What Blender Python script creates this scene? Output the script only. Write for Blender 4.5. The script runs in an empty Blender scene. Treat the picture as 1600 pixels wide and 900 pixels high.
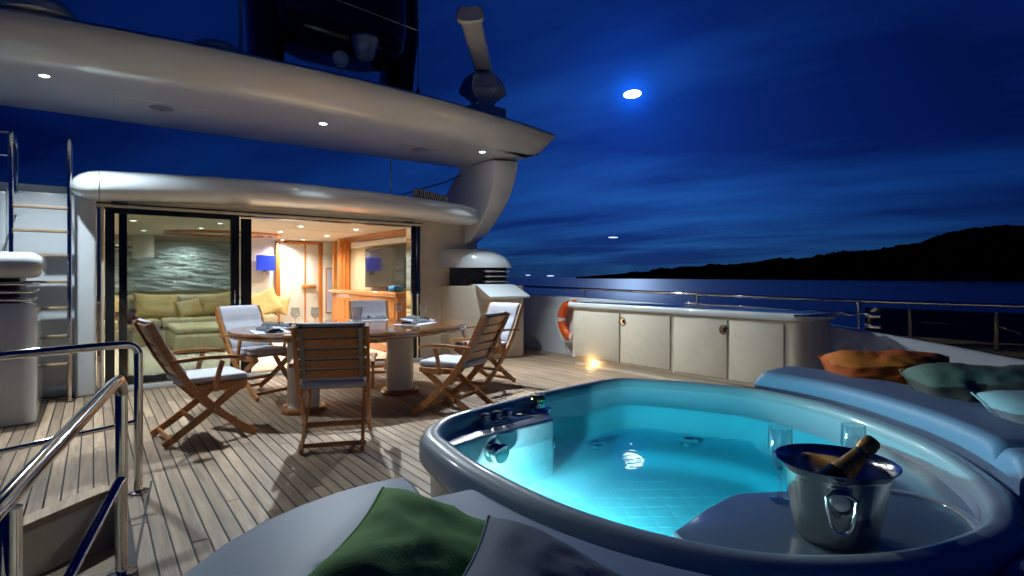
import bpy, bmesh, math, random
from mathutils import Vector, Matrix, noise

# ------------------------------------------------------------------ camera, sky, moonlight, exposure
scene = bpy.context.scene
COL = scene.collection
R = math.radians
YAW = math.atan(655 / 870)
cam = bpy.data.cameras.new("camera")
cam.sensor_width = 36.0
cam.lens = 870 / 1600 * 36
cam.shift_y = -17 / 1600
cam.clip_start = 0.05
cam.clip_end = 20000
camo = bpy.data.objects.new("camera", cam)
COL.objects.link(camo)
camo.location = (0, 0, 1.30)
camo.rotation_euler = (R(90), 0, -YAW)
scene.camera = camo

MOON = Vector((0.7741, 0.6689, 0.3287)).normalized()
world = bpy.data.worlds.new("World")
scene.world = world
world.use_nodes = True
nt = world.node_tree
nt.nodes.clear()
def wn(t, **k):
    n = nt.nodes.new(t)
    for a, v in k.items(): setattr(n, a, v)
    return n
wl = nt.links.new
out = wn('ShaderNodeOutputWorld'); bg = wn('ShaderNodeBackground')
sky = wn('ShaderNodeTexSky', sky_type='NISHITA', sun_disc=False, sun_elevation=math.asin(MOON.z), sun_rotation=math.atan2(MOON.x, MOON.y))
tint = wn('ShaderNodeMix', data_type='RGBA', blend_type='MULTIPLY'); tint.inputs[0].default_value = 1
tint.inputs[7].default_value = (0.0022, 0.0165, 0.112, 1)
tc = wn('ShaderNodeTexCoord')
sep = wn('ShaderNodeSeparateXYZ'); wl(tc.outputs['Generated'], sep.inputs[0])
zc = wn('ShaderNodeMath', operation='MAXIMUM'); wl(sep.outputs[2], zc.inputs[0]); zc.inputs[1].default_value = 0.02
za = wn('ShaderNodeMath', operation='ADD'); wl(zc.outputs[0], za.inputs[0]); za.inputs[1].default_value = 0.10
dv = wn('ShaderNodeVectorMath', operation='SCALE')
inv = wn('ShaderNodeMath', operation='DIVIDE'); inv.inputs[0].default_value = 1; wl(za.outputs[0], inv.inputs[1])
wl(tc.outputs['Generated'], dv.inputs[0]); wl(inv.outputs[0], dv.inputs['Scale'])
mr0 = wn('ShaderNodeMapping'); mr0.inputs['Rotation'].default_value = (0, 0, YAW + R(34)); wl(dv.outputs[0], mr0.inputs[0])
mp = wn('ShaderNodeMapping'); mp.inputs['Scale'].default_value = (0.26, 0.62, 0.0); mp.inputs['Location'].default_value = (1.7, 0.6, 0)
wl(mr0.outputs[0], mp.inputs[0])
ns = wn('ShaderNodeTexNoise'); ns.inputs['Scale'].default_value = 1.5; ns.inputs['Detail'].default_value = 5; ns.inputs['Roughness'].default_value = 0.52
wl(mp.outputs[0], ns.inputs['Vector'])
cr = wn('ShaderNodeValToRGB')
cr.color_ramp.elements[0].position = 0.38; cr.color_ramp.elements[0].color = (0.48, 0.36, 0.50, 1)
cr.color_ramp.elements[1].position = 0.62; cr.color_ramp.elements[1].color = (1.2, 1.3, 1.15, 1)
wl(ns.outputs[0], cr.inputs[0])
cm = wn('ShaderNodeMix', data_type='RGBA', blend_type='MULTIPLY'); cm.inputs[0].default_value = 1
wl(sky.outputs[0], tint.inputs[6]); wl(tint.outputs[2], cm.inputs[6]); wl(cr.outputs[0], cm.inputs[7])
# moon glow in the thin cloud
nrm = wn('ShaderNodeVectorMath', operation='NORMALIZE'); wl(tc.outputs['Generated'], nrm.inputs[0])
dot = wn('ShaderNodeVectorMath', operation='DOT_PRODUCT'); wl(nrm.outputs[0], dot.inputs[0]); dot.inputs[1].default_value = MOON
def glow(power, amount):
    m = wn('ShaderNodeMath', operation='MAXIMUM'); wl(dot.outputs['Value'], m.inputs[0]); m.inputs[1].default_value = 0
    p = wn('ShaderNodeMath', operation='POWER'); wl(m.outputs[0], p.inputs[0]); p.inputs[1].default_value = power
    s = wn('ShaderNodeMath', operation='MULTIPLY'); wl(p.outputs[0], s.inputs[0]); s.inputs[1].default_value = amount
    return s
g1, g2, g3 = glow(3000, 5.0), glow(240, 1.2), glow(16, 0.36)
ga = wn('ShaderNodeMath', operation='ADD'); wl(g1.outputs[0], ga.inputs[0]); wl(g2.outputs[0], ga.inputs[1])
gb = wn('ShaderNodeMath', operation='ADD'); wl(ga.outputs[0], gb.inputs[0]); wl(g3.outputs[0], gb.inputs[1])
gc = wn('ShaderNodeMix', data_type='RGBA', blend_type='MULTIPLY'); gc.inputs[0].default_value = 1
gc.inputs[6].default_value = (0.002, 0.12, 1.0, 1); wl(gb.outputs[0], gc.inputs[7])
add = wn('ShaderNodeMix', data_type='RGBA', blend_type='ADD'); add.inputs[0].default_value = 1
wl(cm.outputs[2], add.inputs[6]); wl(gc.outputs[2], add.inputs[7])
wl(add.outputs[2], bg.inputs[0]); bg.inputs[1].default_value = 0.07
wl(bg.outputs[0], out.inputs[0])

sunl = bpy.data.lights.new("moonlight", 'SUN'); sunl.energy = 0.05; sunl.angle = R(0.6); sunl.color = (0.55, 0.75, 1.0)
suno = bpy.data.objects.new("moonlight", sunl); COL.objects.link(suno)
suno.rotation_euler = (-MOON).to_track_quat('-Z', 'Y').to_euler()

scene.view_settings.view_transform = 'Standard'
scene.view_settings.look = 'None'
scene.view_settings.exposure = 0.85
scene.view_settings.gamma = 1.0
scene.cycles.use_denoising = True
scene.cycles.max_bounces = 10
scene.cycles.diffuse_bounces = 5
scene.cycles.glossy_bounces = 5
scene.cycles.transmission_bounces = 6
scene.cycles.transparent_max_bounces = 16
scene.cycles.caustics_reflective = False
scene.cycles.caustics_refractive = False
scene.cycles.sample_clamp_indirect = 4.0
scene.cycles.blur_glossy = 0.5

# ------------------------------------------------------------------ materials
def pbr(name, color, rough=0.5, metal=0.0, coat=0.0, var=0.0, vscale=8.0, bump=0.0, bscale=60.0, grain=None, objvar=0.0,
        sheen=0.0, emit=None, estr=0.0, rvar=0.0, spec=0.5, alpha=None):
    m = bpy.data.materials.new(name); m.use_nodes = True
    t = m.node_tree; n = t.nodes; l = t.links.new
    b = n['Principled BSDF']
    b.inputs['Base Color'].default_value = (*color, 1)
    b.inputs['Roughness'].default_value = rough
    b.inputs['Metallic'].default_value = metal
    b.inputs['Coat Weight'].default_value = coat
    b.inputs['Coat Roughness'].default_value = 0.08
    b.inputs['Specular IOR Level'].default_value = spec
    b.inputs['Sheen Weight'].default_value = sheen
    if emit: b.inputs['Emission Color'].default_value = (*emit, 1); b.inputs['Emission Strength'].default_value = estr
    if var or bump or rvar:
        c = n.new('ShaderNodeTexCoord'); mpn = n.new('ShaderNodeMapping'); l(c.outputs['Object'], mpn.inputs[0])
        if grain: mpn.inputs['Scale'].default_value = grain
        if objvar:
            oi = n.new('ShaderNodeObjectInfo'); mu = n.new('ShaderNodeVectorMath'); mu.operation = 'SCALE'
            mu.inputs[0].default_value = (13.1, 7.7, 5.3); l(oi.outputs['Random'], mu.inputs['Scale']); l(mu.outputs[0], mpn.inputs['Location'])
    if var:
        nz = n.new('ShaderNodeTexNoise'); nz.inputs['Scale'].default_value = vscale; nz.inputs['Detail'].default_value = 6; nz.inputs['Roughness'].default_value = 0.62
        l(mpn.outputs[0], nz.inputs['Vector'])
        mr = n.new('ShaderNodeMapRange'); mr.inputs['From Min'].default_value = 0.3; mr.inputs['From Max'].default_value = 0.7
        mr.inputs['To Min'].default_value = 1 - var; mr.inputs['To Max'].default_value = 1 + var
        l(nz.outputs[0], mr.inputs[0])
        src = mr.outputs[0]
        if objvar:
            mo = n.new('ShaderNodeMapRange'); mo.inputs['To Min'].default_value = 1 - objvar; mo.inputs['To Max'].default_value = 1 + objvar
            l(oi.outputs['Random'], mo.inputs[0])
            ml = n.new('ShaderNodeMath'); ml.operation = 'MULTIPLY'; l(src, ml.inputs[0]); l(mo.outputs[0], ml.inputs[1]); src = ml.outputs[0]
        mx = n.new('ShaderNodeMix'); mx.data_type = 'RGBA'; mx.blend_type = 'MULTIPLY'; mx.inputs[0].default_value = 1
        mx.inputs[6].default_value = (*color, 1); l(src, mx.inputs[7]); l(mx.outputs[2], b.inputs['Base Color'])
    if rvar:
        n3 = n.new('ShaderNodeTexNoise'); n3.inputs['Scale'].default_value = vscale * 1.7; n3.inputs['Detail'].default_value = 5; l(mpn.outputs[0], n3.inputs['Vector'])
        m3 = n.new('ShaderNodeMapRange'); m3.inputs['From Min'].default_value = 0.35; m3.inputs['From Max'].default_value = 0.7
        m3.inputs['To Min'].default_value = max(0.02, rough - rvar); m3.inputs['To Max'].default_value = rough + rvar
        l(n3.outputs[0], m3.inputs[0]); l(m3.outputs[0], b.inputs['Roughness'])
    if bump:
        n2 = n.new('ShaderNodeTexNoise'); n2.inputs['Scale'].default_value = bscale; n2.inputs['Detail'].default_value = 4
        l(mpn.outputs[0], n2.inputs['Vector'])
        bp = n.new('ShaderNodeBump'); bp.inputs['Strength'].default_value = bump; bp.inputs['Distance'].default_value = 0.01
        l(n2.outputs[0], bp.inputs['Height']); l(bp.outputs[0], b.inputs['Normal'])
    return m

def clear(name, color, rough=0.0, ior=1.45, bump=0.0, bscale=3.0, base=0.0, sheet=True):
    """Thin clear sheet: tinted transparency with a Fresnel gloss on top."""
    m = bpy.data.materials.new(name); m.use_nodes = True
    t = m.node_tree; n = t.nodes; l = t.links.new; n.clear()
    o = n.new('ShaderNodeOutputMaterial'); mx = n.new('ShaderNodeMixShader'); tr = n.new('ShaderNodeBsdfTransparent'); gl = n.new('ShaderNodeBsdfGlossy')
    tr.inputs[0].default_value = (*color, 1); gl.inputs['Roughness'].default_value = rough
    fr = n.new('ShaderNodeFresnel'); fr.inputs['IOR'].default_value = ior
    if bump:
        c = n.new('ShaderNodeTexCoord'); nz = n.new('ShaderNodeTexNoise'); nz.inputs['Scale'].default_value = bscale; nz.inputs['Detail'].default_value = 3
        l(c.outputs['Object'], nz.inputs['Vector'])
        bp = n.new('ShaderNodeBump'); bp.inputs['Strength'].default_value = bump; bp.inputs['Distance'].default_value = 0.02
        l(nz.outputs[0], bp.inputs['Height']); l(bp.outputs[0], gl.inputs['Normal']); l(bp.outputs[0], fr.inputs['Normal'])
    if sheet:
        n.remove(fr); lw = n.new('ShaderNodeLayerWeight'); lw.inputs['Blend'].default_value = 0.5
        pw_ = n.new('ShaderNodeMath'); pw_.operation = 'POWER'; pw_.inputs[1].default_value = 2.6; l(lw.outputs['Facing'], pw_.inputs[0])
        fr = n.new('ShaderNodeMath'); fr.operation = 'MULTIPLY_ADD'; fr.inputs[1].default_value = 0.7; fr.inputs[2].default_value = 0.03; l(pw_.outputs[0], fr.inputs[0])
    ad = n.new('ShaderNodeMath'); ad.operation = 'ADD'; ad.use_clamp = True; ad.inputs[1].default_value = base
    l(fr.outputs[0], ad.inputs[0]); l(ad.outputs[0], mx.inputs[0]); l(tr.outputs[0], mx.inputs[1]); l(gl.outputs[0], mx.inputs[2]); l(mx.outputs[0], o.inputs[0])
    return m

def emitter(name, color, s):
    m = bpy.data.materials.new(name); m.use_nodes = True
    n = m.node_tree.nodes; n.clear()
    o = n.new('ShaderNodeOutputMaterial'); e = n.new('ShaderNodeEmission'); e.inputs[0].default_value = (*color, 1); e.inputs[1].default_value = s
    m.node_tree.links.new(e.outputs[0], o.inputs[0]); return m

M = {}
M['gel'] = pbr('gelcoat_white', (0.73, 0.80, 0.83), 0.25, coat=1.0, var=0.02, vscale=0.6, rvar=0.015)
M['gelcream'] = pbr('gelcoat_cream', (0.72, 0.67, 0.54), 0.3, coat=0.5, var=0.04, vscale=1.4, rvar=0.06)
M['teak'] = pbr('weathered_teak', (0.33, 0.235, 0.155), 0.60, var=0.34, vscale=2.6, grain=(9, 0.7, 9), bump=0.12, bscale=26, objvar=0.26, rvar=0.1)
M['caulk'] = pbr('black_caulk', (0.012, 0.012, 0.012), 0.7, var=0.2)
M['wood'] = pbr('oiled_teak', (0.44, 0.185, 0.055), 0.34, coat=0.15, var=0.32, vscale=5, grain=(3, 12, 12), bump=0.06, bscale=30, objvar=0.14)
M['cherry'] = pbr('varnished_cherry', (0.52, 0.19, 0.045), 0.2, coat=0.7, var=0.22, vscale=3, grain=(8, 8, 0.9), objvar=0.06)
M['tabletop'] = pbr('varnished_tabletop', (0.30, 0.13, 0.045), 0.07, coat=1.0, var=0.25, vscale=3, grain=(1, 9, 9))
M['chrome'] = pbr('polished_steel', (0.80, 0.77, 0.72), 0.06, 1.0, var=0.03, vscale=20, rvar=0.03)
M['bucket'] = pbr('brushed_steel', (0.74, 0.71, 0.66), 0.17, 1.0, var=0.06, vscale=7, grain=(1, 1, 14), rvar=0.06)
M['black'] = pbr('black_metal', (0.010, 0.012, 0.014), 0.35, var=0.2)
M['mast'] = pbr('black_mast_paint', (0.008, 0.010, 0.010), 0.18, coat=0.5, var=0.3, vscale=2)
M['frame'] = pbr('dark_door_frame', (0.02, 0.025, 0.028), 0.2, 0.3, var=0.15)
M['rubber'] = pbr('black_rubber', (0.02, 0.02, 0.02), 0.6, var=0.1)
M['pad'] = pbr('pale_blue_vinyl', (0.22, 0.32, 0.48), 0.5, var=0.05, vscale=2.5, bump=0.05, bscale=240)
M['cushion'] = pbr('off_white_canvas', (0.50, 0.52, 0.60), 0.85, var=0.07, vscale=9, bump=0.12, bscale=160, sheen=0.2)
M['cushside'] = pbr('taupe_canvas', (0.30, 0.27, 0.23), 0.85, var=0.1, vscale=9, bump=0.12, bscale=160)
def fabric(n, c): return pbr(n, c, 0.8, var=0.06, vscale=24, bump=0.16, bscale=260)
M['green'] = fabric('green_velvet', (0.14, 0.42, 0.07))
M['slate'] = fabric('slate_fabric', (0.20, 0.25, 0.32))
M['orange'] = fabric('orange_satin', (0.82, 0.165, 0.012))
M['sage'] = fabric('dark_sage_satin', (0.13, 0.165, 0.13))
M['palecyan'] = fabric('pale_aqua_fabric', (0.36, 0.50, 0.54))
M['olive'] = fabric('olive_gold_velvet', (0.36, 0.27, 0.11))
M['sofa'] = fabric('sofa_chenille', (0.33, 0.29, 0.18))
M['tan'] = fabric('tan_fabric', (0.60, 0.44, 0.19))
M['napkin'] = fabric('charcoal_linen', (0.055, 0.065, 0.08))
M['mat'] = pbr('grey_placemat', (0.34, 0.36, 0.44), 0.7, var=0.12, vscale=60, bump=0.3, bscale=300)
M['glass'] = clear('clear_glass', (0.94, 0.97, 0.98), 0.0, 1.5, base=0.11)
M['doorglass'] = clear('tinted_door_glass', (0.72, 0.77, 0.77), 0.0, 1.5, base=0.02)
M['wind'] = clear('smoked_windbreak_glass', (0.16, 0.19, 0.19), 0.0, 1.5, base=0.10)
M['water'] = clear('tub_water', (1, 1, 1), 0.0, 1.33, bump=0.10, bscale=5.0, sheet=False)
_n = M['water'].node_tree.nodes; _va = _n.new('ShaderNodeVolumeAbsorption'); _va.inputs['Color'].default_value = (0.0, 0.86, 0.93, 1); _va.inputs['Density'].default_value = 2.4
_vs = _n.new('ShaderNodeVolumeScatter'); _vs.inputs['Color'].default_value = (0.85, 0.98, 1.0, 1); _vs.inputs['Density'].default_value = 0.4; _vs.inputs['Anisotropy'].default_value = 0.3
_ad = _n.new('ShaderNodeAddShader'); M['water'].node_tree.links.new(_va.outputs[0], _ad.inputs[0]); M['water'].node_tree.links.new(_vs.outputs[0], _ad.inputs[1])
M['water'].node_tree.links.new(_ad.outputs[0], _n['Material Output'].inputs['Volume'])
M['tub'] = pbr('tub_acrylic', (0.62, 0.70, 0.76), 0.13, coat=0.7, var=0.02, vscale=3)
M['lifebuoy'] = pbr('orange_lifebuoy', (0.85, 0.13, 0.015), 0.4, var=0.08)
M['white'] = pbr('white_paint', (0.80, 0.80, 0.78), 0.4, var=0.03)
M['radar'] = pbr('radar_grey', (0.74, 0.78, 0.76), 0.4, var=0.06)
M['speaker'] = pbr('grey_grille', (0.16, 0.18, 0.24), 0.5, var=0.15, bump=0.3, bscale=300)
M['ceil'] = pbr('saloon_ceiling', (0.68, 0.62, 0.54), 0.6, var=0.02)
M['panelwall'] = pbr('white_panel', (0.74, 0.74, 0.70), 0.35, var=0.03)
M['beige'] = pbr('beige_panel', (0.58, 0.50, 0.34), 0.5, var=0.04, vscale=3)
M['oliveniche'] = pbr('olive_niche', (0.35, 0.30, 0.06), 0.5, var=0.06)
M['carpet'] = pbr('cream_carpet', (0.50, 0.45, 0.36), 0.9, var=0.1, vscale=30, bump=0.3, bscale=200)
M['blueshade'] = pbr('blue_lampshade', (0.01, 0.04, 0.50), 0.5, var=0.05, emit=(0.01, 0.05, 0.7), estr=0.35)
M['screen'] = pbr('tv_screen', (0.025, 0.025, 0.022), 0.06, var=0.05)
M['orchid'] = pbr('purple_petals', (0.22, 0.02, 0.16), 0.5, var=0.2)
M['stem'] = pbr('green_stem', (0.05, 0.11, 0.03), 0.5, var=0.2)
M['gold'] = pbr('gold_foil', (0.72, 0.40, 0.11), 0.38, 0.5, var=0.15, vscale=40, bump=0.35, bscale=70)
M['bottle'] = pbr('dark_green_glass', (0.012, 0.03, 0.012), 0.08, coat=0.6, var=0.05)
M['brass'] = pbr('yellow_brass', (0.75, 0.62, 0.22), 0.2, 1.0, var=0.1)
M['led'] = emitter('led_white', (0.86, 0.92, 1.0), 30)
M['ledwarm'] = emitter('led_saloon', (1.0, 0.95, 0.85), 14)
M['courtesy'] = emitter('courtesy_amber', (1.0, 0.62, 0.25), 14)
M['tublight'] = emitter('tub_light', (0.75, 0.97, 1.0), 22)
M['moon'] = emitter('moon_glow', (0.72, 0.93, 1.0), 5)
M['farlight'] = emitter('far_lamp', (0.45, 0.55, 1.0), 1.2)
M['hill'] = pbr('dark_forest', (0.004, 0.006, 0.004), 1.0, spec=0.0, var=0.4, vscale=0.05)
M['tread'] = pbr('tread_teak', (0.32, 0.23, 0.15), 0.5, var=0.2, vscale=6, grain=(1, 8, 8))

# silver relief art: metallic panel with rippled bump
def art_mat():
    m = pbr('silver_relief', (0.60, 0.72, 0.78), 0.22, 0.5, var=0.25, vscale=3, grain=(1.2, 1, 4))
    n = m.node_tree.nodes; l = m.node_tree.links.new; b = n['Principled BSDF']
    c = n.new('ShaderNodeTexCoord'); mp_ = n.new('ShaderNodeMapping'); mp_.inputs['Scale'].default_value = (0.9, 1, 3.4); mp_.inputs['Rotation'].default_value = (0, R(-14), 0)
    l(c.outputs['Object'], mp_.inputs[0])
    a = n.new('ShaderNodeTexNoise'); a.inputs['Scale'].default_value = 3.2; a.inputs['Detail'].default_value = 9; a.inputs['Roughness'].default_value = 0.72; a.inputs['Distortion'].default_value = 1.1
    l(mp_.outputs[0], a.inputs['Vector'])
    bp = n.new('ShaderNodeBump'); bp.inputs['Strength'].default_value = 1.0; bp.inputs['Distance'].default_value = 0.12
    l(a.outputs[0], bp.inputs['Height']); l(bp.outputs[0], b.inputs['Normal']); return m
M['art'] = art_mat()

def zebra_mat():
    m = pbr('zebra_towel', (0.6, 0.58, 0.58), 0.9); n = m.node_tree.nodes; l = m.node_tree.links.new
    c = n.new('ShaderNodeTexCoord'); w = n.new('ShaderNodeTexWave'); w.inputs['Scale'].default_value = 9; w.inputs['Distortion'].default_value = 7; w.inputs['Detail'].default_value = 2
    r = n.new('ShaderNodeValToRGB'); r.color_ramp.interpolation = 'CONSTANT'; r.color_ramp.elements[0].color = (0.02, 0.015, 0.02, 1); r.color_ramp.elements[1].color = (0.5, 0.47, 0.48, 1); r.color_ramp.elements[1].position = 0.5
    l(c.outputs['Object'], w.inputs[0]); l(w.outputs[0], r.inputs[0]); l(r.outputs[0], n['Principled BSDF'].inputs['Base Color']); return m
M['zebra'] = zebra_mat()

def sea_mat():
    m = pbr('night_sea', (0.15, 0.19, 0.30), 0.34, 1.0); n = m.node_tree.nodes; l = m.node_tree.links.new
    c = n.new('ShaderNodeTexCoord'); nz = n.new('ShaderNodeTexNoise'); nz.inputs['Scale'].default_value = 0.5; nz.inputs['Detail'].default_value = 6
    l(c.outputs['Object'], nz.inputs['Vector'])
    bp = n.new('ShaderNodeBump'); bp.inputs['Strength'].default_value = 0.5; bp.inputs['Distance'].default_value = 0.35
    l(nz.outputs[0], bp.inputs['Height']); l(bp.outputs[0], n['Principled BSDF'].inputs['Normal']); return m
M['sea'] = sea_mat()

# ------------------------------------------------------------------ mesh helpers
class MB:
    def __init__(s): s.bm = bmesh.new()
    def box(s, x0, x1, y0, y1, z0, z1, bev=0.0, seg=2, mat=None):
        r = bmesh.ops.create_cube(s.bm, size=1.0)
        vs = r['verts']
        for v in vs:
            v.co = Vector((x0 + (v.co.x + .5) * (x1 - x0), y0 + (v.co.y + .5) * (y1 - y0), z0 + (v.co.z + .5) * (z1 - z0)))
        if bev:
            es = list({e for v in vs for e in v.link_edges})
            vs = bmesh.ops.bevel(s.bm, geom=es, offset=bev, segments=seg, profile=0.5, affect='EDGES', clamp_overlap=True)['verts']
        if mat is not None:
            for v in vs: v.co = mat @ v.co
        return s
    def loft(s, rings, closed=True, cap0=False, cap1=False, wrap=False):
        vr = [[s.bm.verts.new(p) for p in r] for r in rings]
        n = len(vr[0]); m = len(vr)
        for i in range(m if wrap else m - 1):
            a, b = vr[i], vr[(i + 1) % m]
            for j in range(n if closed else n - 1):
                k = (j + 1) % n
                try: s.bm.faces.new((a[j], a[k], b[k], b[j]))
                except ValueError: pass
        if cap0: s.bm.faces.new(list(reversed(vr[0])))
        if cap1: s.bm.faces.new(vr[-1])
        return s
    def lathe(s, prof, seg=32, center=(0, 0, 0), mat=None, cap0=True, cap1=True):
        c = Vector(center); rings = []
        for r, z in prof:
            ring = []
            for j in range(seg):
                a = 2 * math.pi * j / seg
                p = Vector((r * math.cos(a), r * math.sin(a), z))
                if mat is not None: p = mat @ p
                ring.append(p + c)
            rings.append(ring)
        return s.loft(rings, True, cap0, cap1)
    def tube(s, pts, rad, seg=14, cap=True, flat=1.0):
        pts = [Vector(p) for p in pts]; n = len(pts)
        rads = rad if isinstance(rad, (list, tuple)) else [rad] * n
        rings = []; up = None
        for i, p in enumerate(pts):
            if i == 0: d = pts[1] - pts[0]
            elif i == n - 1: d = pts[-1] - pts[-2]
            else: d = (pts[i + 1] - p).normalized() + (p - pts[i - 1]).normalized()
            d.normalize()
            if up is None:
                up = Vector((0, 0, 1)) if abs(d.z) < 0.9 else Vector((0, 1, 0))
            a = d.cross(up).normalized(); b = a.cross(d).normalized(); up = b
            rings.append([p + a * (rads[i] * math.cos(2 * math.pi * j / seg)) + b * (rads[i] * flat * math.sin(2 * math.pi * j / seg)) for j in range(seg)])
        return s.loft(rings, True, cap, cap)
    def prism(s, poly, z0, z1, bev=0.0, seg=3, mat=None):
        """poly: list of (x,y); vertical walls; rounded top and bottom rims if bev"""
        bm2 = bmesh.new()
        vs = [bm2.verts.new((x, y, z0)) for x, y in poly]
        f = bm2.faces.new(vs)
        if f.normal.z > 0: f.normal_flip()
        ex = bmesh.ops.extrude_face_region(bm2, geom=[f])
        top = [g for g in ex['geom'] if isinstance(g, bmesh.types.BMVert)]
        for v in top: v.co.z = z1
        bm2.normal_update()
        bmesh.ops.recalc_face_normals(bm2, faces=bm2.faces[:])
        if bev:
            es = [e for e in bm2.edges if abs(e.verts[0].co.z - e.verts[1].co.z) < 1e-6]
            bmesh.ops.bevel(bm2, geom=es, offset=bev, segments=seg, profile=0.5, affect='EDGES', clamp_overlap=True)
        me = bpy.data.meshes.new('tmp'); bm2.to_mesh(me); bm2.free()
        if mat is not None: me.transform(mat)
        s.bm.from_mesh(me); bpy.data.meshes.remove(me); return s
    def bar(s, p, q, w, t, up=(0, 0, 1), bev=0.0):
        """rectangular bar from p to q: w across, t along 'up'"""
        p, q = Vector(p), Vector(q); d = (q - p); L = d.length; d.normalize()
        a = Vector(up).cross(d).normalized(); b = d.cross(a).normalized()
        m = Matrix((( *[d.x, a.x, b.x], p.x), (*[d.y, a.y, b.y], p.y), (*[d.z, a.z, b.z], p.z), (0, 0, 0, 1)))
        return s.box(0, L, -w / 2, w / 2, -t / 2, t / 2, bev, 1, m)
    def build(s, name, mat, parent=None, smooth=True, ang=38, loc=None):
        bm = s.bm
        bmesh.ops.recalc_face_normals(bm, faces=bm.faces[:])
        if smooth:
            c = math.cos(R(ang))
            for f in bm.faces: f.smooth = True
            for e in bm.edges:
                if len(e.link_faces) == 2 and e.link_faces[0].normal.dot(e.link_faces[1].normal) < c: e.smooth = False
        me = bpy.data.meshes.new(name); bm.to_mesh(me); bm.free()
        mats = mat if isinstance(mat, (list, tuple)) else [mat]
        for k in mats: me.materials.append(M[k] if isinstance(k, str) else k)
        o = bpy.data.objects.new(name, me); COL.objects.link(o)
        if parent is not None: o.parent = parent
        if loc: o.location = loc
        return o

def tag(o, label=None, cat=None, group=None, kind=None):
    if label: o['label'] = label
    if cat: o['category'] = cat
    if group: o['group'] = group
    if kind: o['kind'] = kind
    return o
def thing(name, label, cat, loc=(0, 0, 0), rz=0.0, group=None):
    o = bpy.data.objects.new(name, None); COL.objects.link(o); o.location = loc; o.rotation_euler = (0, 0, rz)
    o.empty_display_size = 0.1
    return tag(o, label, cat, group)
def copy_tree(o, parent=None):
    c = o.copy(); COL.objects.link(c)
    c.parent = parent
    for ch in o.children: copy_tree(ch, c)
    return c
def lamp(name, kind, loc, energy, color, parent=None, size=0.1, spot=None, blend=1.0, target=None):
    l = bpy.data.lights.new(name, kind); l.energy = energy; l.color = color
    if kind == 'AREA': l.shape = 'DISK'; l.size = size
    else: l.shadow_soft_size = size
    if spot: l.spot_size = R(spot); l.spot_blend = blend
    o = bpy.data.objects.new(name, l); COL.objects.link(o); o.location = loc
    if target is not None: o.rotation_euler = (Vector(target) - Vector(loc)).to_track_quat('-Z', 'Y').to_euler()
    if parent is not None:
        o.parent = parent; o.matrix_parent_inverse = Matrix.Translation(-Vector(parent.location))
    return o
def catmull(pts, n, closed=True):
    P = [Vector(p) for p in pts]; m = len(P); out_ = []
    segs = m if closed else m - 1
    for i in range(segs):
        if closed: a, b, c, d = P[(i - 1) % m], P[i], P[(i + 1) % m], P[(i + 2) % m]
        else: a, b, c, d = P[max(i - 1, 0)], P[i], P[i + 1], P[min(i + 2, m - 1)]
        for k in range(n):
            t = k / n
            out_.append(0.5 * ((2 * b) + (c - a) * t + (2 * a - 5 * b + 4 * c - d) * t * t + (3 * b - a - 3 * c + d) * t ** 3))
    if not closed: out_.append(P[-1])
    return out_
def resample(pts, n, closed=True):
    P = list(pts) + ([pts[0]] if closed else [])
    L = [0]
    for i in range(len(P) - 1): L.append(L[-1] + (P[i + 1] - P[i]).length)
    T = L[-1]; o = []; j = 0
    for k in range(n):
        t = T * k / (n if closed else n - 1)
        while j < len(L) - 2 and L[j + 1] < t: j += 1
        f = (t - L[j]) / max(1e-9, L[j + 1] - L[j]); o.append(P[j].lerp(P[j + 1], min(1, f)))
    return o

# ------------------------------------------------------------------ setting: sea, far shore, moon, far lights
m = MB(); S = 9000
m.loft([[(-S, -S, -5), (S, -S, -5)], [(-S, S, -5), (S, S, -5)]], closed=False)
tag(m.build('sea', 'sea', smooth=False), kind='structure')

def ray(px, py):
    u = (px - 800) / 870; v = (433 - py) / 870; s_, c_ = math.sin(YAW), math.cos(YAW)
    return Vector((s_ + c_ * u, c_ - s_ * u, v))
# headland: a ridge running from a low point far off to a high hill at the right
ridge = [(900, 2500, 2), (940, 2300, 9), (1000, 2100, 22), (1060, 1900, 33), (1130, 1700, 40), (1200, 1520, 46), (1270, 1380, 55), (1340, 1260, 62), (1420, 1120, 66), (1480, 1040, 88), (1560, 960, 93), (1640, 900, 96), (1760, 860, 104), (1900, 840, 110), (2150, 860, 100)]
pts = []
for px, d, h in ridge:
    r_ = ray(px, 433); pts.append((r_.x * d, r_.y * d, h))
cur = resample(catmull(pts, 8, closed=False), 420, closed=False)
rows = []
for k in range(17):
    w = (k / 16.0)
    row = []
    for p in cur:
        dirv = Vector((p.x, p.y, 0)).normalized()
        off = (w - 0.35) * 420 * (0.25 + p.z / 90)
        q = Vector((p.x, p.y, 0)) + dirv * off
        prof = max(0.0, math.sin(math.pi * min(1, w * 1.0))) ** 0.6
        h = p.z * prof
        hh = h + (noise.noise(q * 0.012) * 9 + noise.noise(q * 0.05) * 5 + noise.noise(q * 0.16) * 3.2) * prof * min(1, p.z / 25)
        row.append((q.x, q.y, -5.3 + max(0, hh + 5.3 * prof)))
    rows.append(row)
m = MB(); m.loft(rows, closed=False)
tag(m.build('far_shore', 'hill'), kind='structure')

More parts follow.
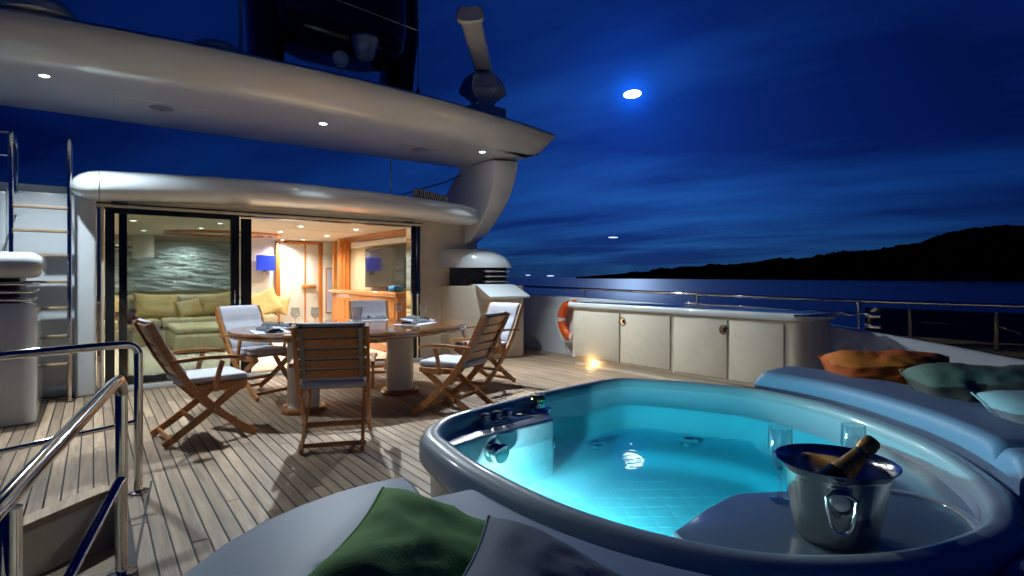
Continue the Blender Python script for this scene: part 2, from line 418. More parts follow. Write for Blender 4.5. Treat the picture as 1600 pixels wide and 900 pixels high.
m = MB()
md = MOON * 8000
mb = bmesh.ops.create_uvsphere(m.bm, u_segments=24, v_segments=16, radius=1)
o = m.build('moon', 'moon'); o.location = md
o.scale = (118, 60, 52); o.rotation_euler = (R(0), R(-4), -YAW - R(10))
tag(o, 'bright white moon glowing through thin cloud above the sea', 'moon')
for px, py, d, w, lab in [(958, 371, 2500, 9, 'small bluish light low in the sky above the far headland'), (860, 431, 3000, 8, 'white light on the horizon nearest the air intake'),
                          (966, 430, 2600, 9, 'pale light on the horizon at the tip of the headland'), (825, 430, 3200, 6, 'faintest light on the horizon beside the air intake')]:
    m = MB(); r_ = ray(px, py) * d
    bmesh.ops.create_icosphere(m.bm, subdivisions=2, radius=1)
    o = m.build('distant_light', 'farlight'); o.location = (r_.x, r_.y, 1.3 + r_.z); o.scale = (w * 2.6, w * 1.0, w * 0.32); o.rotation_euler = (0, 0, -YAW)
    tag(o, lab, 'light', 'lights far across the water')

# ------------------------------------------------------------------ teak deck, plank by plank
random.seed(4)
deck = thing('teak_deck', None, None); tag(deck, kind='structure')
def hole_y(x): return 4.24 - 0.9 * max(0.0, 0.10 - x)
HX = 0.13
m = MB()
def slab(x0, x1, y0, y1, z): m.loft([[(x0, y0, z), (x1, y0, z)], [(x0, y1, z), (x1, y1, z)]], closed=False)
slab(0.80, 2.35, 1.75, 8.0, -0.004); slab(2.35, 6.9, -2.5, 8.0, -0.004); slab(HX, 0.80, 0.3, 8.0, -0.004); slab(-1.6, HX, 4.26, 8.0, -0.004); slab(5.0, 6.9, 8.0, 14, -0.004)
m.build('caulk_bed', 'caulk', deck, smooth=False)
PW = 0.0765; GAP = 0.0085
x = -1.45; i = 0
while x < 6.45:
    xc = x + PW / 2
    if xc < HX: ys = hole_y(xc) + 0.02
    elif xc < 0.80: ys = 0.4
    elif xc < 2.35: ys = 1.75
    else: ys = -1.0
    ye = 7.66
    if xc > 5.85: ye = 9.5
    cuts = [ys]
    c_ = ys + random.uniform(1.0, 3.2)
    while c_ < ye - 0.7: cuts.append(c_); c_ += random.uniform(2.4, 4.2)
    cuts.append(ye)
    for a, b in zip(cuts[:-1], cuts[1:]):
        m = MB(); m.box(-PW / 2 + GAP / 2, PW / 2 - GAP / 2, 0, b - a - GAP * 0.7, -0.03, 0, 0.0015, 1)
        p = m.build('plank', 'teak', deck, smooth=False); p.location = (xc, a, random.uniform(-0.0006, 0.0006))
    x += PW; i += 1
# margin boards: along the doors, round the stairwell
m = MB(); m.box(-1.5, 5.0, 7.67, 7.76, -0.03, 0.003, 0.002, 1); m.build('margin_board', 'teak', deck, smooth=False)
edge = [(-1.5, hole_y(-1.5)), (-0.9, hole_y(-0.9) - 0.02), (-0.3, hole_y(-0.3) - 0.0), (-0.05, 4.12), (0.05, 4.2), (0.10, 4.24)]
ed = resample(catmull([(*p, 0) for p in edge], 8, closed=False), 40, closed=False)
m = MB(); rings = []
for k, p in enumerate(ed):
    t = (ed[min(k + 1, 39)] - ed[max(k - 1, 0)]).normalized(); nn = Vector((-t.y, t.x, 0))
    rings.append([p + nn * -0.03 + Vector((0, 0, 0.004)), p + nn * 0.09 + Vector((0, 0, 0.004)), p + nn * 0.09 + Vector((0, 0, -0.04)), p + nn * -0.03 + Vector((0, 0, -0.04))])
m.loft(rings, True, True, True); m.build('stair_nosing', 'teak', deck)
m = MB()
m.bar((0.30, 4.22, 0.0005), (0.135, 2.9, 0.0005), 0.012, 0.004); m.build('caulk_line', 'caulk', deck, smooth=False)

# stairwell going down
st = thing('stairwell', 'cream lined stairwell opening in the deck behind the steel handrails', 'stairwell', (-0.4, 3.2, -1.6))
rings = []
for zz in (-1.6, -0.04):
    rings.append([(HX + 0.005, 0.3, zz), (HX + 0.005, 3.0, zz), (HX + 0.004, 4.0, zz)] + [(p.x, p.y - 0.035, zz) for p in reversed(ed)] + [(-1.5, 0.3, zz)])
m = MB(); m.loft(rings, True)
o = m.build('stair_wall', 'gelcream', st); o.matrix_parent_inverse = Matrix.Translation((0.4, -3.2, 1.6))
for k, (yy, zz) in enumerate([(3.55, -0.30), (3.2, -0.55), (2.85, -0.80), (2.5, -1.05), (2.1, -1.3)]):
    m = MB(); m.box(-1.45, HX - 0.005, yy - 0.34, yy + 0.02, zz - 0.05, zz, 0.01, 2)
    if k == 0: m.box(-1.45, HX - 0.01, yy + 0.0, yy + 0.5, zz - 0.04, zz - 0.002, 0, 1)
    o = m.build('step', 'tread', st); o.matrix_parent_inverse = Matrix.Translation((0.4, -3.2, 1.6))

# ------------------------------------------------------------------ deckhouse
dh = thing('deckhouse', 'white deckhouse with rounded visor over the wide glass doorway', 'deckhouse', (2.0, 7.8, 0))
def DP(o, par=dh):
    o.matrix_parent_inverse = Matrix.Translation(-Vector(par.location)); return o
m = MB(); m.box(-1.6, -0.72, 7.82, 7.98, 0, 2.2, 0.02); m.box(-0.72, -0.16, 7.80, 7.98, 0, 2.21, 0.01); m.box(-0.16, 0.03, 7.60, 7.98, 0, 2.33, 0.03, 3)
DP(m.build('port_wall', 'gel', dh))
m = MB(); m.box(4.06, 5.16, 7.82, 8.02, 0, 2.30, 0.02); DP(m.build('starboard_wall', 'gelcream', dh))
m = MB(); m.box(5.0, 5.16, 8.02, 13.2, 0, 2.3, 0.02); DP(m.build('side_wall', 'gelcream', dh))
m = MB(); m.box(0.03, 4.06, 7.72, 8.0, 2.09, 2.30, 0.01); DP(m.build('door_header', 'gelcream', dh))
m = MB(); m.box(0.03, 4.06, 7.70, 7.715, 2.12, 2.135); m.box(0.03, 4.06, 7.765, 7.93, 2.075, 2.095); DP(m.build('header_track', 'frame', dh))
m = MB(); m.box(-0.05, 4.1, 7.755, 7.99, 0.0, 0.05, 0.008); DP(m.build('sill', 'gel', dh))
m = MB(); m.box(0.03, 4.06, 7.785, 7.80, 0.05, 0.062); m.box(0.03, 4.06, 7.86, 7.875, 0.05, 0.062); DP(m.build('sill_track', 'chrome', dh))
# visor: swept rounded profile with a cambered top and domed ends
xs = [-0.20, -0.19, -0.16, -0.11, -0.04, 0.05] + [0.05 + (4.55 - 0.05) * k / 30 for k in range(1, 31)] + [4.68, 4.80, 4.88, 4.93, 4.95]
rings = []
for xx in xs:
    cam_ = 0.09 * (1 - ((xx - 2.3) / 2.6) ** 2)
    e0 = min(1.0, max(0.0, (xx + 0.2) / 0.25)); e1 = min(1.0, max(0.0, (4.95 - xx) / 0.40))
    sc_ = math.sqrt(max(0.0006, 1 - (1 - min(e0, 1)) ** 2)) * math.sqrt(max(0.002, 1 - (1 - e1) ** 3))
    bow = 0.20 * (1 - ((xx - 2.2) / 2.8) ** 2)
    ring = []
    for k in range(28):
        a = 2 * math.pi * k / 28
        ca, sa = math.cos(a), math.sin(a)
        yy = 0.36 * math.copysign(abs(ca) ** 0.75, ca); zz = 0.165 * math.copysign(abs(sa) ** 0.8, sa)
        ring.append((xx, 7.56 - bow * (1 if ca < 0 else 0.0) * abs(ca) + yy * sc_, 2.265 + cam_ + zz * sc_ + 0.03 * ca * sc_))
    rings.append(ring)
m = MB(); m.loft(rings, True, True, True); DP(m.build('visor', 'gel', dh, ang=60))
m = MB()
ring = [Vector(p) for p in rings[5]]; cen = sum(ring, Vector()) / len(ring)
m.loft([[Vector((0.048, (cen + (p - cen) * s_).y, (cen + (p - cen) * s_).z)) for p in ring] for s_ in (0.99, 1.006)] + [[Vector((0.056, (cen + (p - cen) * s_).y, (cen + (p - cen) * s_).z)) for p in ring] for s_ in (1.006, 0.99)], True)
DP(m.build('visor_seam', 'rubber', dh))
for xx in (0.16, 3.72):
    m = MB(); m.box(xx, xx + 0.16, 7.60, 7.66, 2.105, 2.135, 0.008); DP(m.build('latch_plate', 'black', dh))
# flybridge floor behind the visor
m = MB(); m.box(-1.6, 5.15, 7.9, 13.3, 2.21, 2.30); DP(m.build('flybridge_floor', 'gel', dh))
# jambs
for xa, xb, mt in [(0.035, 0.07, 'chrome'), (0.07, 0.10, 'gelcream'), (3.90, 3.93, 'chrome'), (3.955, 3.985, 'frame'), (4.0, 4.03, 'chrome'), (4.035, 4.06, 'frame')]:
    m = MB(); m.box(xa, xb, 7.76, 7.92, 0.05, 2.09, 0.004, 1); DP(m.build('door_jamb', mt, dh))

# sliding door leaf (closed part, left) and the leaf slid behind it
dr = thing('sliding_door', 'tinted glass sliding door leaf with dark frame before the olive sofa', 'door', (0.8, 7.82, 0.06))
m = MB(); m.box(0.11, 0.20, 7.80, 7.845, 0.06, 2.08, 0.004, 1); DP(m.build('stile', 'frame', dr), dr)
m = MB(); m.box(1.40, 1.50, 7.80, 7.845, 0.06, 2.08, 0.004, 1); DP(m.build('stile', 'frame', dr), dr)
m = MB(); m.box(0.20, 1.40, 7.80, 7.845, 0.06, 0.15, 0.004, 1); DP(m.build('bottom_rail', 'frame', dr), dr)
m = MB(); m.box(0.20, 1.40, 7.80, 7.845, 2.03, 2.08, 0.004, 1); DP(m.build('top_rail', 'frame', dr), dr)
m = MB(); m.box(0.19, 1.41, 7.818, 7.826, 0.14, 2.04); DP(m.build('pane', 'doorglass', dr, smooth=False), dr)
m = MB(); m.tube([(1.44, 7.79, 0.95), (1.44, 7.76, 0.97), (1.44, 7.76, 1.13), (1.44, 7.79, 1.15)], 0.008, 8); DP(m.build('handle', 'chrome', dr), dr)
dr2 = thing('sliding_door', 'dark narrow edge of the second glass door leaf slid open', 'door', (0.9, 7.9, 0.06))
m = MB(); m.box(1.535, 1.66, 7.87, 7.91, 0.06, 2.06, 0.004, 1); DP(m.build('stile', 'frame', dr2), dr2)
m = MB(); m.box(0.32, 1.535, 7.885, 7.893, 0.08, 2.06); DP(m.build('pane', 'doorglass', dr2, smooth=False), dr2)
m = MB(); m.box(0.24, 0.32, 7.87, 7.91, 0.06, 2.06, 0.004, 1); DP(m.build('stile', 'frame', dr2), dr2)

# ------------------------------------------------------------------ saloon shell
m = MB(); m.box(-0.1, 5.0, 7.99, 13.4, -0.05, 0.03); tag(m.build('saloon_floor', 'carpet', smooth=False), kind='structure')
m = MB(); m.box(-0.1, 5.0, 8.01, 13.4, 2.13, 2.18); cl = tag(m.build('saloon_ceiling', 'ceil', smooth=False), kind='structure')
m = MB(); m.box(-0.1, 5.0, 13.2, 13.3, 0.03, 2.13); wb = tag(m.build('saloon_wall_forward', 'panelwall', smooth=False), kind='structure')
m = MB(); m.box(-0.2, -0.1, 8.0, 13.3, 0.03, 2.13); tag(m.build('saloon_wall_port', 'beige', smooth=False), kind='structure')
m = MB(); m.box(4.42, 4.5, 8.03, 11.9, 0.03, 2.13); ws = tag(m.build('saloon_wall_starboard', 'beige', smooth=False), kind='structure')
# crown moulding and panel joints
m = MB()
for k in range(4): m.box(4.30 - 0.02 * k, 4.42, 8.05, 11.9, 2.02 + 0.027 * k, 2.043 + 0.027 * k, 0.004, 1)
m.build('crown_moulding', 'cherry', ws)
m = MB(); m.box(4.26, 4.418, 8.05, 11.2, 1.90, 2.0, 0.01); m.build('light_cove', 'panelwall', ws)
for zz in (0.75, 1.45):
    m = MB(); m.box(2.7, 4.3, 13.196, 13.202, zz, zz + 0.006); m.build('panel_joint', 'beige', wb)
m = MB(); m.box(0.0, 4.3, 10.05, 10.07, 2.124, 2.132); m.build('chrome_strip', 'chrome', cl)
# oval wood ring on the ceiling
for r0, r1 in ((1.0, 0.86), (0.78, 0.70)):
    m = MB(); rr = []
    for k in range(56):
        a = 2 * math.pi * k / 56; c_, s_ = math.cos(a), math.sin(a)
        cx, cy = 2.0, 11.7
        rr.append([(cx + r * c_ * 1.0, cy + r * s_ * 0.75, z) for r, z in ((r0, 2.135), (r0, 2.09), (r1, 2.09), (r1, 2.135))])
    m.loft(rr, True, wrap=True); m.build('ceiling_ring', 'cherry', cl)
# door in the forward wall, pilasters and niche
fd = thing('cabin_door', 'white interior door with cherry wood frame and lever handle', 'door', (3.6, 13.15, 0.03))
for xa, xb in ((3.27, 3.36), (4.22, 4.31)):
    m = MB(); m.box(xa, xb, 13.10, 13.2, 0.03, 2.1, 0.008); DP(m.build('frame_post', 'cherry', fd), fd)
m = MB(); m.box(3.27, 4.31, 13.10, 13.2, 2.06, 2.11, 0.008); DP(m.build('frame_head', 'cherry', fd), fd)
m = MB(); m.box(3.36, 3.90, 13.14, 13.19, 0.03, 2.06, 0.006); DP(m.build('leaf', 'panelwall', fd), fd)
m = MB(); m.box(3.90, 3.935, 13.125, 13.19, 0.03, 2.06, 0.006); DP(m.build('mid_stile', 'cherry', fd), fd)
m = MB(); m.box(3.935, 4.22, 13.14, 13.19, 0.03, 2.06, 0.006); DP(m.build('side_leaf', 'panelwall', fd), fd)
m = MB(); m.box(3.82, 4.16, 13.06, 13.13, 1.04, 1.13, 0.035, 3); DP(m.build('lock_plate', 'cherry', fd), fd)
m = MB(); m.tube([(4.12, 13.05, 1.09), (4.12, 13.0, 1.09), (4.02, 13.0, 1.09)], 0.012, 8); DP(m.build('lever', 'chrome', fd), fd)
pr = thing('passage_wall', 'white passage panel with a pale blue mirror in cherry trim', 'wall', (4.6, 12.6, 0.03))
m = MB(); m.box(4.31, 4.95, 13.08, 13.19, 0.03, 2.12, 0.01); DP(m.build('panel', 'panelwall', pr), pr)
m = MB(); m.box(4.36, 4.70, 13.055, 13.08, 0.45, 1.52, 0.006); DP(m.build('mirror_frame', 'cherry', pr), pr)
m = MB(); m.box(4.39, 4.67, 13.045, 13.055, 0.48, 1.49); DP(m.build('mirror', pbr('pale_mirror', (0.50, 0.56, 0.76), 0.3, var=0.03), pr), pr)
pl = thing('pilaster', 'tall cherry wood corner post beside the sideboard', 'post', (4.4, 11.95, 0.03))
m = MB(); m.box(4.16, 4.42, 11.62, 11.72, 0.03, 2.12, 0.015)
for k in range(3): m.box(4.18 + 0.08 * k, 4.22 + 0.08 * k, 11.60, 11.622, 0.1, 2.05, 0.008)
DP(m.build('fluted_post', 'cherry', pl), pl)
pl2 = thing('door_post', 'slender cherry wood door post with brass lock by the passage', 'post', (4.3, 12.6, 0.03))
m = MB(); m.box(4.36, 4.46, 12.50, 12.62, 0.03, 2.12, 0.01); DP(m.build('post', 'cherry', pl2), pl2)
m = MB(); m.box(4.38, 4.42, 12.485, 12.505, 1.0, 1.16, 0.008); DP(m.build('lock', 'brass', pl2), pl2)
nc = thing('niche_panel', 'olive upholstered niche panel between the two cherry posts', 'panel', (4.6, 12.1, 0.03))
m = MB(); m.box(4.46, 4.50, 11.72, 12.55, 0.95, 2.12, 0.006); DP(m.build('upper_panel', 'beige', nc), nc)
m = MB(); m.box(4.44, 4.50, 11.72, 12.5, 0.03, 0.94, 0.006); DP(m.build('lower_panel', 'oliveniche', nc), nc)
sb = thing('sideboard', 'glossy cherry wood sideboard under the television', 'sideboard', (4.2, 9.9, 0.03))
m = MB(); m.box(3.95, 4.42, 8.35, 11.45, 0.03, 0.97, 0.01); DP(m.build('carcass', 'cherry', sb), sb)
m = MB(); m.box(3.90, 4.42, 8.30, 11.50, 0.97, 1.05, 0.02, 3); DP(m.build('top', 'cherry', sb), sb)
for k in range(4):
    m = MB(); m.box(3.936, 3.952, 8.42 + 0.76 * k, 9.10 + 0.76 * k, 0.14, 0.90, 0.006, 1); dd = DP(m.build('door', 'cherry', sb), sb)
tv = thing('television', 'large flat television standing on the cherry sideboard', 'television', (4.25, 9.6, 1.05))
m = MB(); m.box(4.30, 4.35, 8.75, 10.55, 1.10, 1.86, 0.01); DP(m.build('bezel', 'black', tv), tv)
m = MB(); m.box(4.294, 4.300, 8.79, 10.51, 1.13, 1.83); DP(m.build('screen', 'screen', tv), tv)
m = MB(); m.box(4.24, 4.40, 9.35, 9.95, 1.05, 1.065, 0.005); m.box(4.31, 4.34, 9.55, 9.75, 1.06, 1.12); DP(m.build('stand', 'black', tv), tv)
m = MB(); m.box(-0.12, 0.12, -0.09, 0.09, 0, 0.10, 0.04, 3); o = m.build('blue_box', pbr('cyan_cloth', (0.02, 0.25, 0.55), 0.7, var=0.15)); o.location = (4.12, 8.75, 1.052); o.rotation_euler = (0, 0, 0.3)
tag(o, 'small bright blue folded cloth at the end of the sideboard', 'cloth')

art = MB()
nx, nz = 70, 44
g = [[(0.30 + 2.15 * i / nx, 13.10 + 0.045 * noise.noise(Vector((i * 0.07, 3, j * 0.35 + i * 0.06))) + 0.03 * noise.noise(Vector((i * 0.25, 7, j * 0.8 + i * .1))), 1.02 + 1.0 * j / nz) for i in range(nx + 1)] for j in range(nz + 1)]
art.loft(g, closed=False)
ap = thing('relief_panel', 'silver rippled relief panel on the wall above the olive sofa', 'artwork', (1.35, 13.15, 1.0))
DP(art.build('relief', 'art', ap), ap)
m = MB(); m.box(0.27, 2.48, 13.145, 13.198, 0.99, 2.05, 0.006); DP(m.build('backing', 'beige', ap), ap)

wlp = thing('wall_lamp_or_reflection', 'square blue shaded wall lamp beside the cabin door', 'lamp', (3.03, 13.15, 1.45))
m = MB(); m.box(2.86, 3.22, 12.98, 13.12, 1.45, 1.78, 0.006, 1); DP(m.build('shade', 'blueshade', wlp), wlp)
m = MB(); m.box(3.0, 3.08, 13.12, 13.2, 1.36, 1.5, 0.01); DP(m.build('bracket', 'chrome', wlp), wlp)
pane_refl = thing('wall_lamp_or_reflection', 'pale cylinder imitating the air intake reflected in the glass door', 'lamp', (0.4, 10.9, 1.6))  # no lamp here: solid pale cylinder models the intake's reflection in the glass
m = MB(); m.lathe([(0.13, 1.62), (0.15, 1.63), (0.15, 1.98), (0.13, 1.99)], 24, (0.66, 10.9, 0)); DP(m.build('shade', pbr('pale_reflection', (0.62, 0.66, 0.66), 0.5, var=0.03), pane_refl), pane_refl)
m = MB(); m.box(-0.1, 0.52, 10.87, 10.93, 1.76, 1.82, 0.008); DP(m.build('arm', 'chrome', pane_refl), pane_refl)

# sofa with chaise and loose cushions
def soft_box(name, mat, x0, x1, y0, y1, z0, z1, parent=None, r=0.06):
    mm = MB(); mm.box(x0, x1, y0, y1, z0, z1, r, 4); return mm.build(name, mat, parent)
sf = thing('sofa', 'olive upholstered sofa along the forward wall of the saloon', 'sofa', (1.5, 12.7, 0.03))
DP(soft_box('base', 'sofa', -0.05, 3.1, 12.15, 13.1, 0.04, 0.34, sf), sf)
for k in range(3): DP(soft_box('seat_cushion', 'sofa', 0.0 + 1.03 * k, 1.01 + 1.03 * k, 12.1, 12.85, 0.34, 0.52, sf), sf)
DP(soft_box('backrest', 'sofa', -0.05, 3.1, 12.85, 13.1, 0.3, 0.95, sf, 0.09), sf)
ot = thing('ottoman', 'square olive ottoman in front of the sofa', 'ottoman', (1.7, 11.2, 0.03))
DP(soft_box('body', 'sofa', 1.05, 2.35, 10.5, 11.8, 0.06, 0.36, ot), ot)
DP(soft_box('top_cushion', 'sofa', 1.06, 2.34, 10.52, 11.78, 0.37, 0.47, ot, 0.045), ot)

def pillow(name, mat, label, w, h, t, loc, rot, seed, group=None, wr=0.006):
    random.seed(seed); n = 26
    o_ = Vector((seed * 3.7, seed * 1.3, 0))
    def surf(sign):
        rows_ = []
        for j in range(n + 1):
            row = []
            for i_ in range(n + 1):
                u = -1 + 2 * i_ / n; v = -1 + 2 * j / n
                px = u * (1 - 0.10 * (1 - v * v)); py = v * (1 - 0.10 * (1 - u * u))
                b = max(0.0, (1 - u ** 4) * (1 - v ** 4)) ** 0.55
                q = Vector((u * 1.7, v * 1.7, sign * 2.0)) + o_
                wz = (noise.noise(q * 0.9) * 1.4 + abs(noise.noise(q * 1.5)) * -1.2 + noise.noise(q * 3) * 0.22) * wr * b * 1.3
                edge_ = (abs(u) > 0.999 or abs(v) > 0.999)
                row.append((px * w / 2, py * h / 2, 0.0 if edge_ else sign * b * t / 2 + wz))
            rows_.append(row)
        return rows_
    mm = MB(); mm.loft(surf(1), closed=False); mm.loft(surf(-1), closed=False)
    bmesh.ops.remove_doubles(mm.bm, verts=mm.bm.verts[:], dist=1e-4)
    o = mm.build(name, mat, ang=70); o.location = loc; o.rotation_euler = rot
    tag(o, label, 'cushion', group)
    # piped seam
    s_ = [(-1 + 2 * k / 12, -1) for k in range(12)] + [(1, -1 + 2 * k / 12) for k in range(12)] + [(1 - 2 * k / 12, 1) for k in range(12)] + [(-1, 1 - 2 * k / 12) for k in range(13)]
    mm = MB(); mm.tube([(u * (1 - 0.10 * (1 - v * v)) * w / 2, v * (1 - 0.10 * (1 - u * u)) * h / 2, 0) for u, v in s_], 0.0035, 6, cap=False); mm.build('piping', mat, o)
    return o
G = 'cushions on the saloon sofa'
pillow('cushion', 'olive', 'widest olive gold cushion, left end of the sofa back', 0.78, 0.52, 0.22, (0.98, 12.66, 0.74), (R(68), R(3), R(3)), 3, G)
pillow('cushion', 'olive', 'smallest olive gold cushion between two larger ones on the sofa', 0.44, 0.40, 0.18, (1.52, 12.5, 0.68), (R(66), R(-14), R(-5)), 5, G)
pillow('cushion', 'olive', 'olive gold cushion tilted up at its right corner on the sofa', 0.74, 0.46, 0.22, (2.02, 12.66, 0.76), (R(68), R(-9), R(0)), 7, G)
pillow('cushion', 'olive', 'olive cushion standing on its edge at the far left of the sofa', 0.48, 0.48, 0.18, (0.36, 12.6, 0.72), (R(68), R(20), R(35)), 8, G)
pillow('cushion', 'palecyan', 'pale aqua cushion next to the right olive cushion on the sofa', 0.40, 0.36, 0.16, (2.45, 12.6, 0.68), (R(68), R(-18), R(-10)), 9, G)
pillow('cushion', 'tan', 'sand coloured cushion leaning in the open doorway view', 0.56, 0.56, 0.20, (2.90, 12.45, 0.76), (R(66), R(-24), R(-10)), 11, G)
pillow('cushion', 'tan', 'smaller sand cushion tucked behind the leaning sand cushion', 0.42, 0.42, 0.18, (3.2, 12.6, 0.70), (R(70), R(10), R(-20)), 12, G)

orc = thing('orchid', 'purple orchid in a white pot behind the glass door', 'plant', (0.33, 8.5, 0.03))
m = MB(); m.lathe([(0.07, 0), (0.10, 0.16), (0.11, 0.18), (0.095, 0.18), (0.09, 0.15)], 20, (0, 0, 0.42)); m.build('pot', 'white', orc)
m = MB(); m.lathe([(0.16, 0), (0.16, 0.02), (0.03, 0.03), (0.03, 0.38), (0.19, 0.39), (0.19, 0.415)], 24); m.build('stand', 'cherry', orc)
random.seed(5)
for k in range(3):
    m = MB(); p0 = Vector((0, 0, 0.58)); tip = Vector((random.uniform(-.1, .12), random.uniform(-.08, .08), 0.36))
    m.tube([p0, p0 + tip * 0.5 + Vector((0.01, 0, 0.04)), p0 + tip * 0.75], 0.005, 6); m.build('stem', 'stem', orc)
    for f_ in range(4):
        c_ = p0 + tip * (0.55 + 0.13 * f_ * 0.5) + Vector((random.uniform(-.06, .06), random.uniform(-.06, .02), random.uniform(-.1, .02)))
        m = MB()
        for q_ in range(5):
            a = 2 * math.pi * q_ / 5
            d1 = Vector((math.cos(a), -0.25, math.sin(a))); d2 = Vector((-math.sin(a), 0, math.cos(a)))
            v = [m.bm.verts.new(c_ + x_) for x_ in (Vector((0, 0, 0)), d1 * 0.028 + d2 * 0.018, d1 * 0.05, d1 * 0.028 - d2 * 0.018)]
            m.bm.faces.new(v)
        m.build('flower', 'orchid', orc)

# saloon downlights
LI = [(2.7, 9.3, 'nearest the open doorway'), (2.72, 10.6, 'beside the oval ceiling ring'), (3.68, 12.5, 'right before the cabin door'), (3.35, 12.9, 'grazing the white cabin door'), (3.73, 11.1, 'between pilaster and oval ring'),
      (3.65, 9.35, 'nearest the wood crown moulding'), (0.47, 9.8, 'top left behind the glass door'), (1.56, 9.5, 'top right behind the glass door'), (1.45, 10.6, 'just ahead of the oval ring behind glass'), (0.72, 11.8, 'above the left end of the relief panel'), (1.5, 12.7, 'centred over the silver relief panel')]
for k, (lx, ly, lab) in enumerate(LI):
    t_ = thing('ceiling_light', 'round saloon ceiling light ' + lab, 'light', (lx, ly, 2.128), 0, 'saloon ceiling lights')
    m = MB(); m.lathe([(0.062, 0.0), (0.066, -0.006), (0.05, -0.008), (0.046, -0.004)], 20, cap1=False); m.build('bezel', 'chrome', t_)
    m = MB(); m.lathe([(0.046, -0.004), (0.046, -0.005)], 20); m.build('bulb', 'ledwarm', t_)
    lamp('ceiling_lamp', 'SPOT', (lx, ly, 2.10), 100 if k not in (2, 3) else 60, (1.0, 0.92, 0.80), None, 0.05, 150, 1.0, (lx, ly, 0))

# ------------------------------------------------------------------ hardtop with its starboard leg
ht = thing('hardtop', 'broad white hardtop wing overhead with curved aft edge and starboard leg', 'hardtop', (2.0, 6.9, 3.12))
def aft(xx): return 5.68 + 0.035 * (xx - 1.7) ** 2
xs = [-3.0 + 8.1 * k / 44 for k in range(45)] + [5.18, 5.25, 5.31, 5.37, 5.42, 5.455, 5.48, 5.50, 5.512, 5.519]
rings = []
for xx in xs:
    a_ = aft(xx)
    e = min(1, max(0, (5.52 - xx) / 0.22)); q = math.sqrt(max(0.0, 1 - (1 - e) ** 2))
    lift = (1 - q) * 0.295
    prof = [(7.95, 3.12), (7.6, 3.12), (7.2, 3.121), (6.8, 3.122), (6.5, 3.122)]
    f0 = a_ + 0.42
    prof += [(f0 + 0.12, 3.122), (f0, 3.128), (f0 - 0.10, 3.150), (f0 - 0.20, 3.19), (f0 - 0.29, 3.25), (f0 - 0.36, 3.31), (f0 - 0.40, 3.36), (f0 - 0.41, 3.39), (f0 - 0.39, 3.42), (f0 - 0.30, 3.445), (f0 + 0.2, 3.47), (7.4, 3.46), (7.85, 3.42), (8.0, 3.36), (8.02, 3.22)]
    top = 3.42
    rings.append([(xx, y_ + (6.9 - y_) * 0.04 * (1 - q), (z_ + lift * max(0, (3.42 - z_) / 0.30)) if z_ < 3.42 else z_ - (1 - q) * (z_ - 3.41)) for y_, z_ in prof])
m = MB(); m.loft(rings, True, True, True); DP(m.build('shell', 'gel', ht, ang=50), ht)
# leg
inner = [(7.95, 3.115), (7.0, 3.115), (6.93, 3.08), (6.93, 2.95), (6.99, 2.70), (7.09, 2.48), (7.22, 2.28), (7.42, 2.06), (7.66, 1.88), (7.95, 1.80), (8.9, 1.9), (8.9, 2.35)]
outer = [(7.95, 3.115), (6.9, 3.115), (6.80, 3.08), (6.82, 2.95), (6.90, 2.76), (7.03, 2.55), (7.22, 2.35), (7.46, 2.15), (7.70, 1.99), (7.96, 1.87), (8.9, 1.92), (8.9, 2.4)]
m = MB()
def lring(pr, xx, inset):
    c_ = Vector((0, 7.7, 2.5)); return [(xx, y_ + (c_.y - y_) * inset, z_ + (c_.z - z_) * inset) for y_, z_ in pr]
m.loft([lring(inner, 4.90, 0.02), lring(inner, 4.915, 0.003), lring(outer, 5.235, 0.003), lring(outer, 5.25, 0.02)], True, True, True)
DP(m.build('support_leg', 'gel', ht, ang=30), ht)
for lx, ly, pw, tlt, sprd in [(-0.35, 6.56, 0.62, 0.7, 138), (2.18, 6.62, 0.85, 1.85, 116), (4.52, 6.72, 0.8, 1.85, 116)]:
    m = MB(); m.lathe([(0.05, 3.124), (0.052, 3.117), (0.04, 3.114), (0.036, 3.117)], 22, (lx, ly, 0), cap1=False); dl = DP(m.build('downlight', 'chrome', ht), ht)
    m = MB(); m.lathe([(0.036, 3.118), (0.036, 3.116)], 22, (lx, ly, 0)); b_ = m.build('bulb', 'led', dl)
    b_.matrix_parent_inverse = Matrix.Identity(4)
    dlo = lamp('downlight_lamp', 'AREA', (lx, ly, 3.112), 82 * pw, (0.82, 0.93, 1.0), None, 0.085, None, 1.0, (lx, ly - tlt, 0)); dlo.data.spread = R(sprd)
for lx, ly in [(0.59, 7.05), (3.72, 7.12)]:
    m = MB(); m.lathe([(0.11, 3.125), (0.112, 3.112), (0.10, 3.108), (0.03, 3.106)], 26, (lx, ly, 0)); DP(m.build('speaker_grille', 'speaker', ht), ht)
    m = MB(); m.box(lx - 0.015, lx + 0.015, ly - 0.008, ly + 0.008, 3.1, 3.106); DP(m.build('speaker_badge', 'black', ht), ht)

for px_, py_ in ((0.59, 7.05), (3.72, 7.12)):
    m = MB(); m.box(px_ - 0.42, px_ + 0.42, py_ - 0.2, py_ + 0.2, 3.1165, 3.1215, 0.002, 1); ac = DP(m.build('access_panel', 'gel', ht), ht)
    for ax_ in (-0.38, 0.0, 0.38):
        for ay_ in (-0.16, 0.16):
            m = MB(); m.lathe([(0.008, 3.1165), (0.007, 3.1145), (0.002, 3.1145)], 10, (px_ + ax_, py_ + ay_, 0)); m.build('screw', 'chrome', ac)
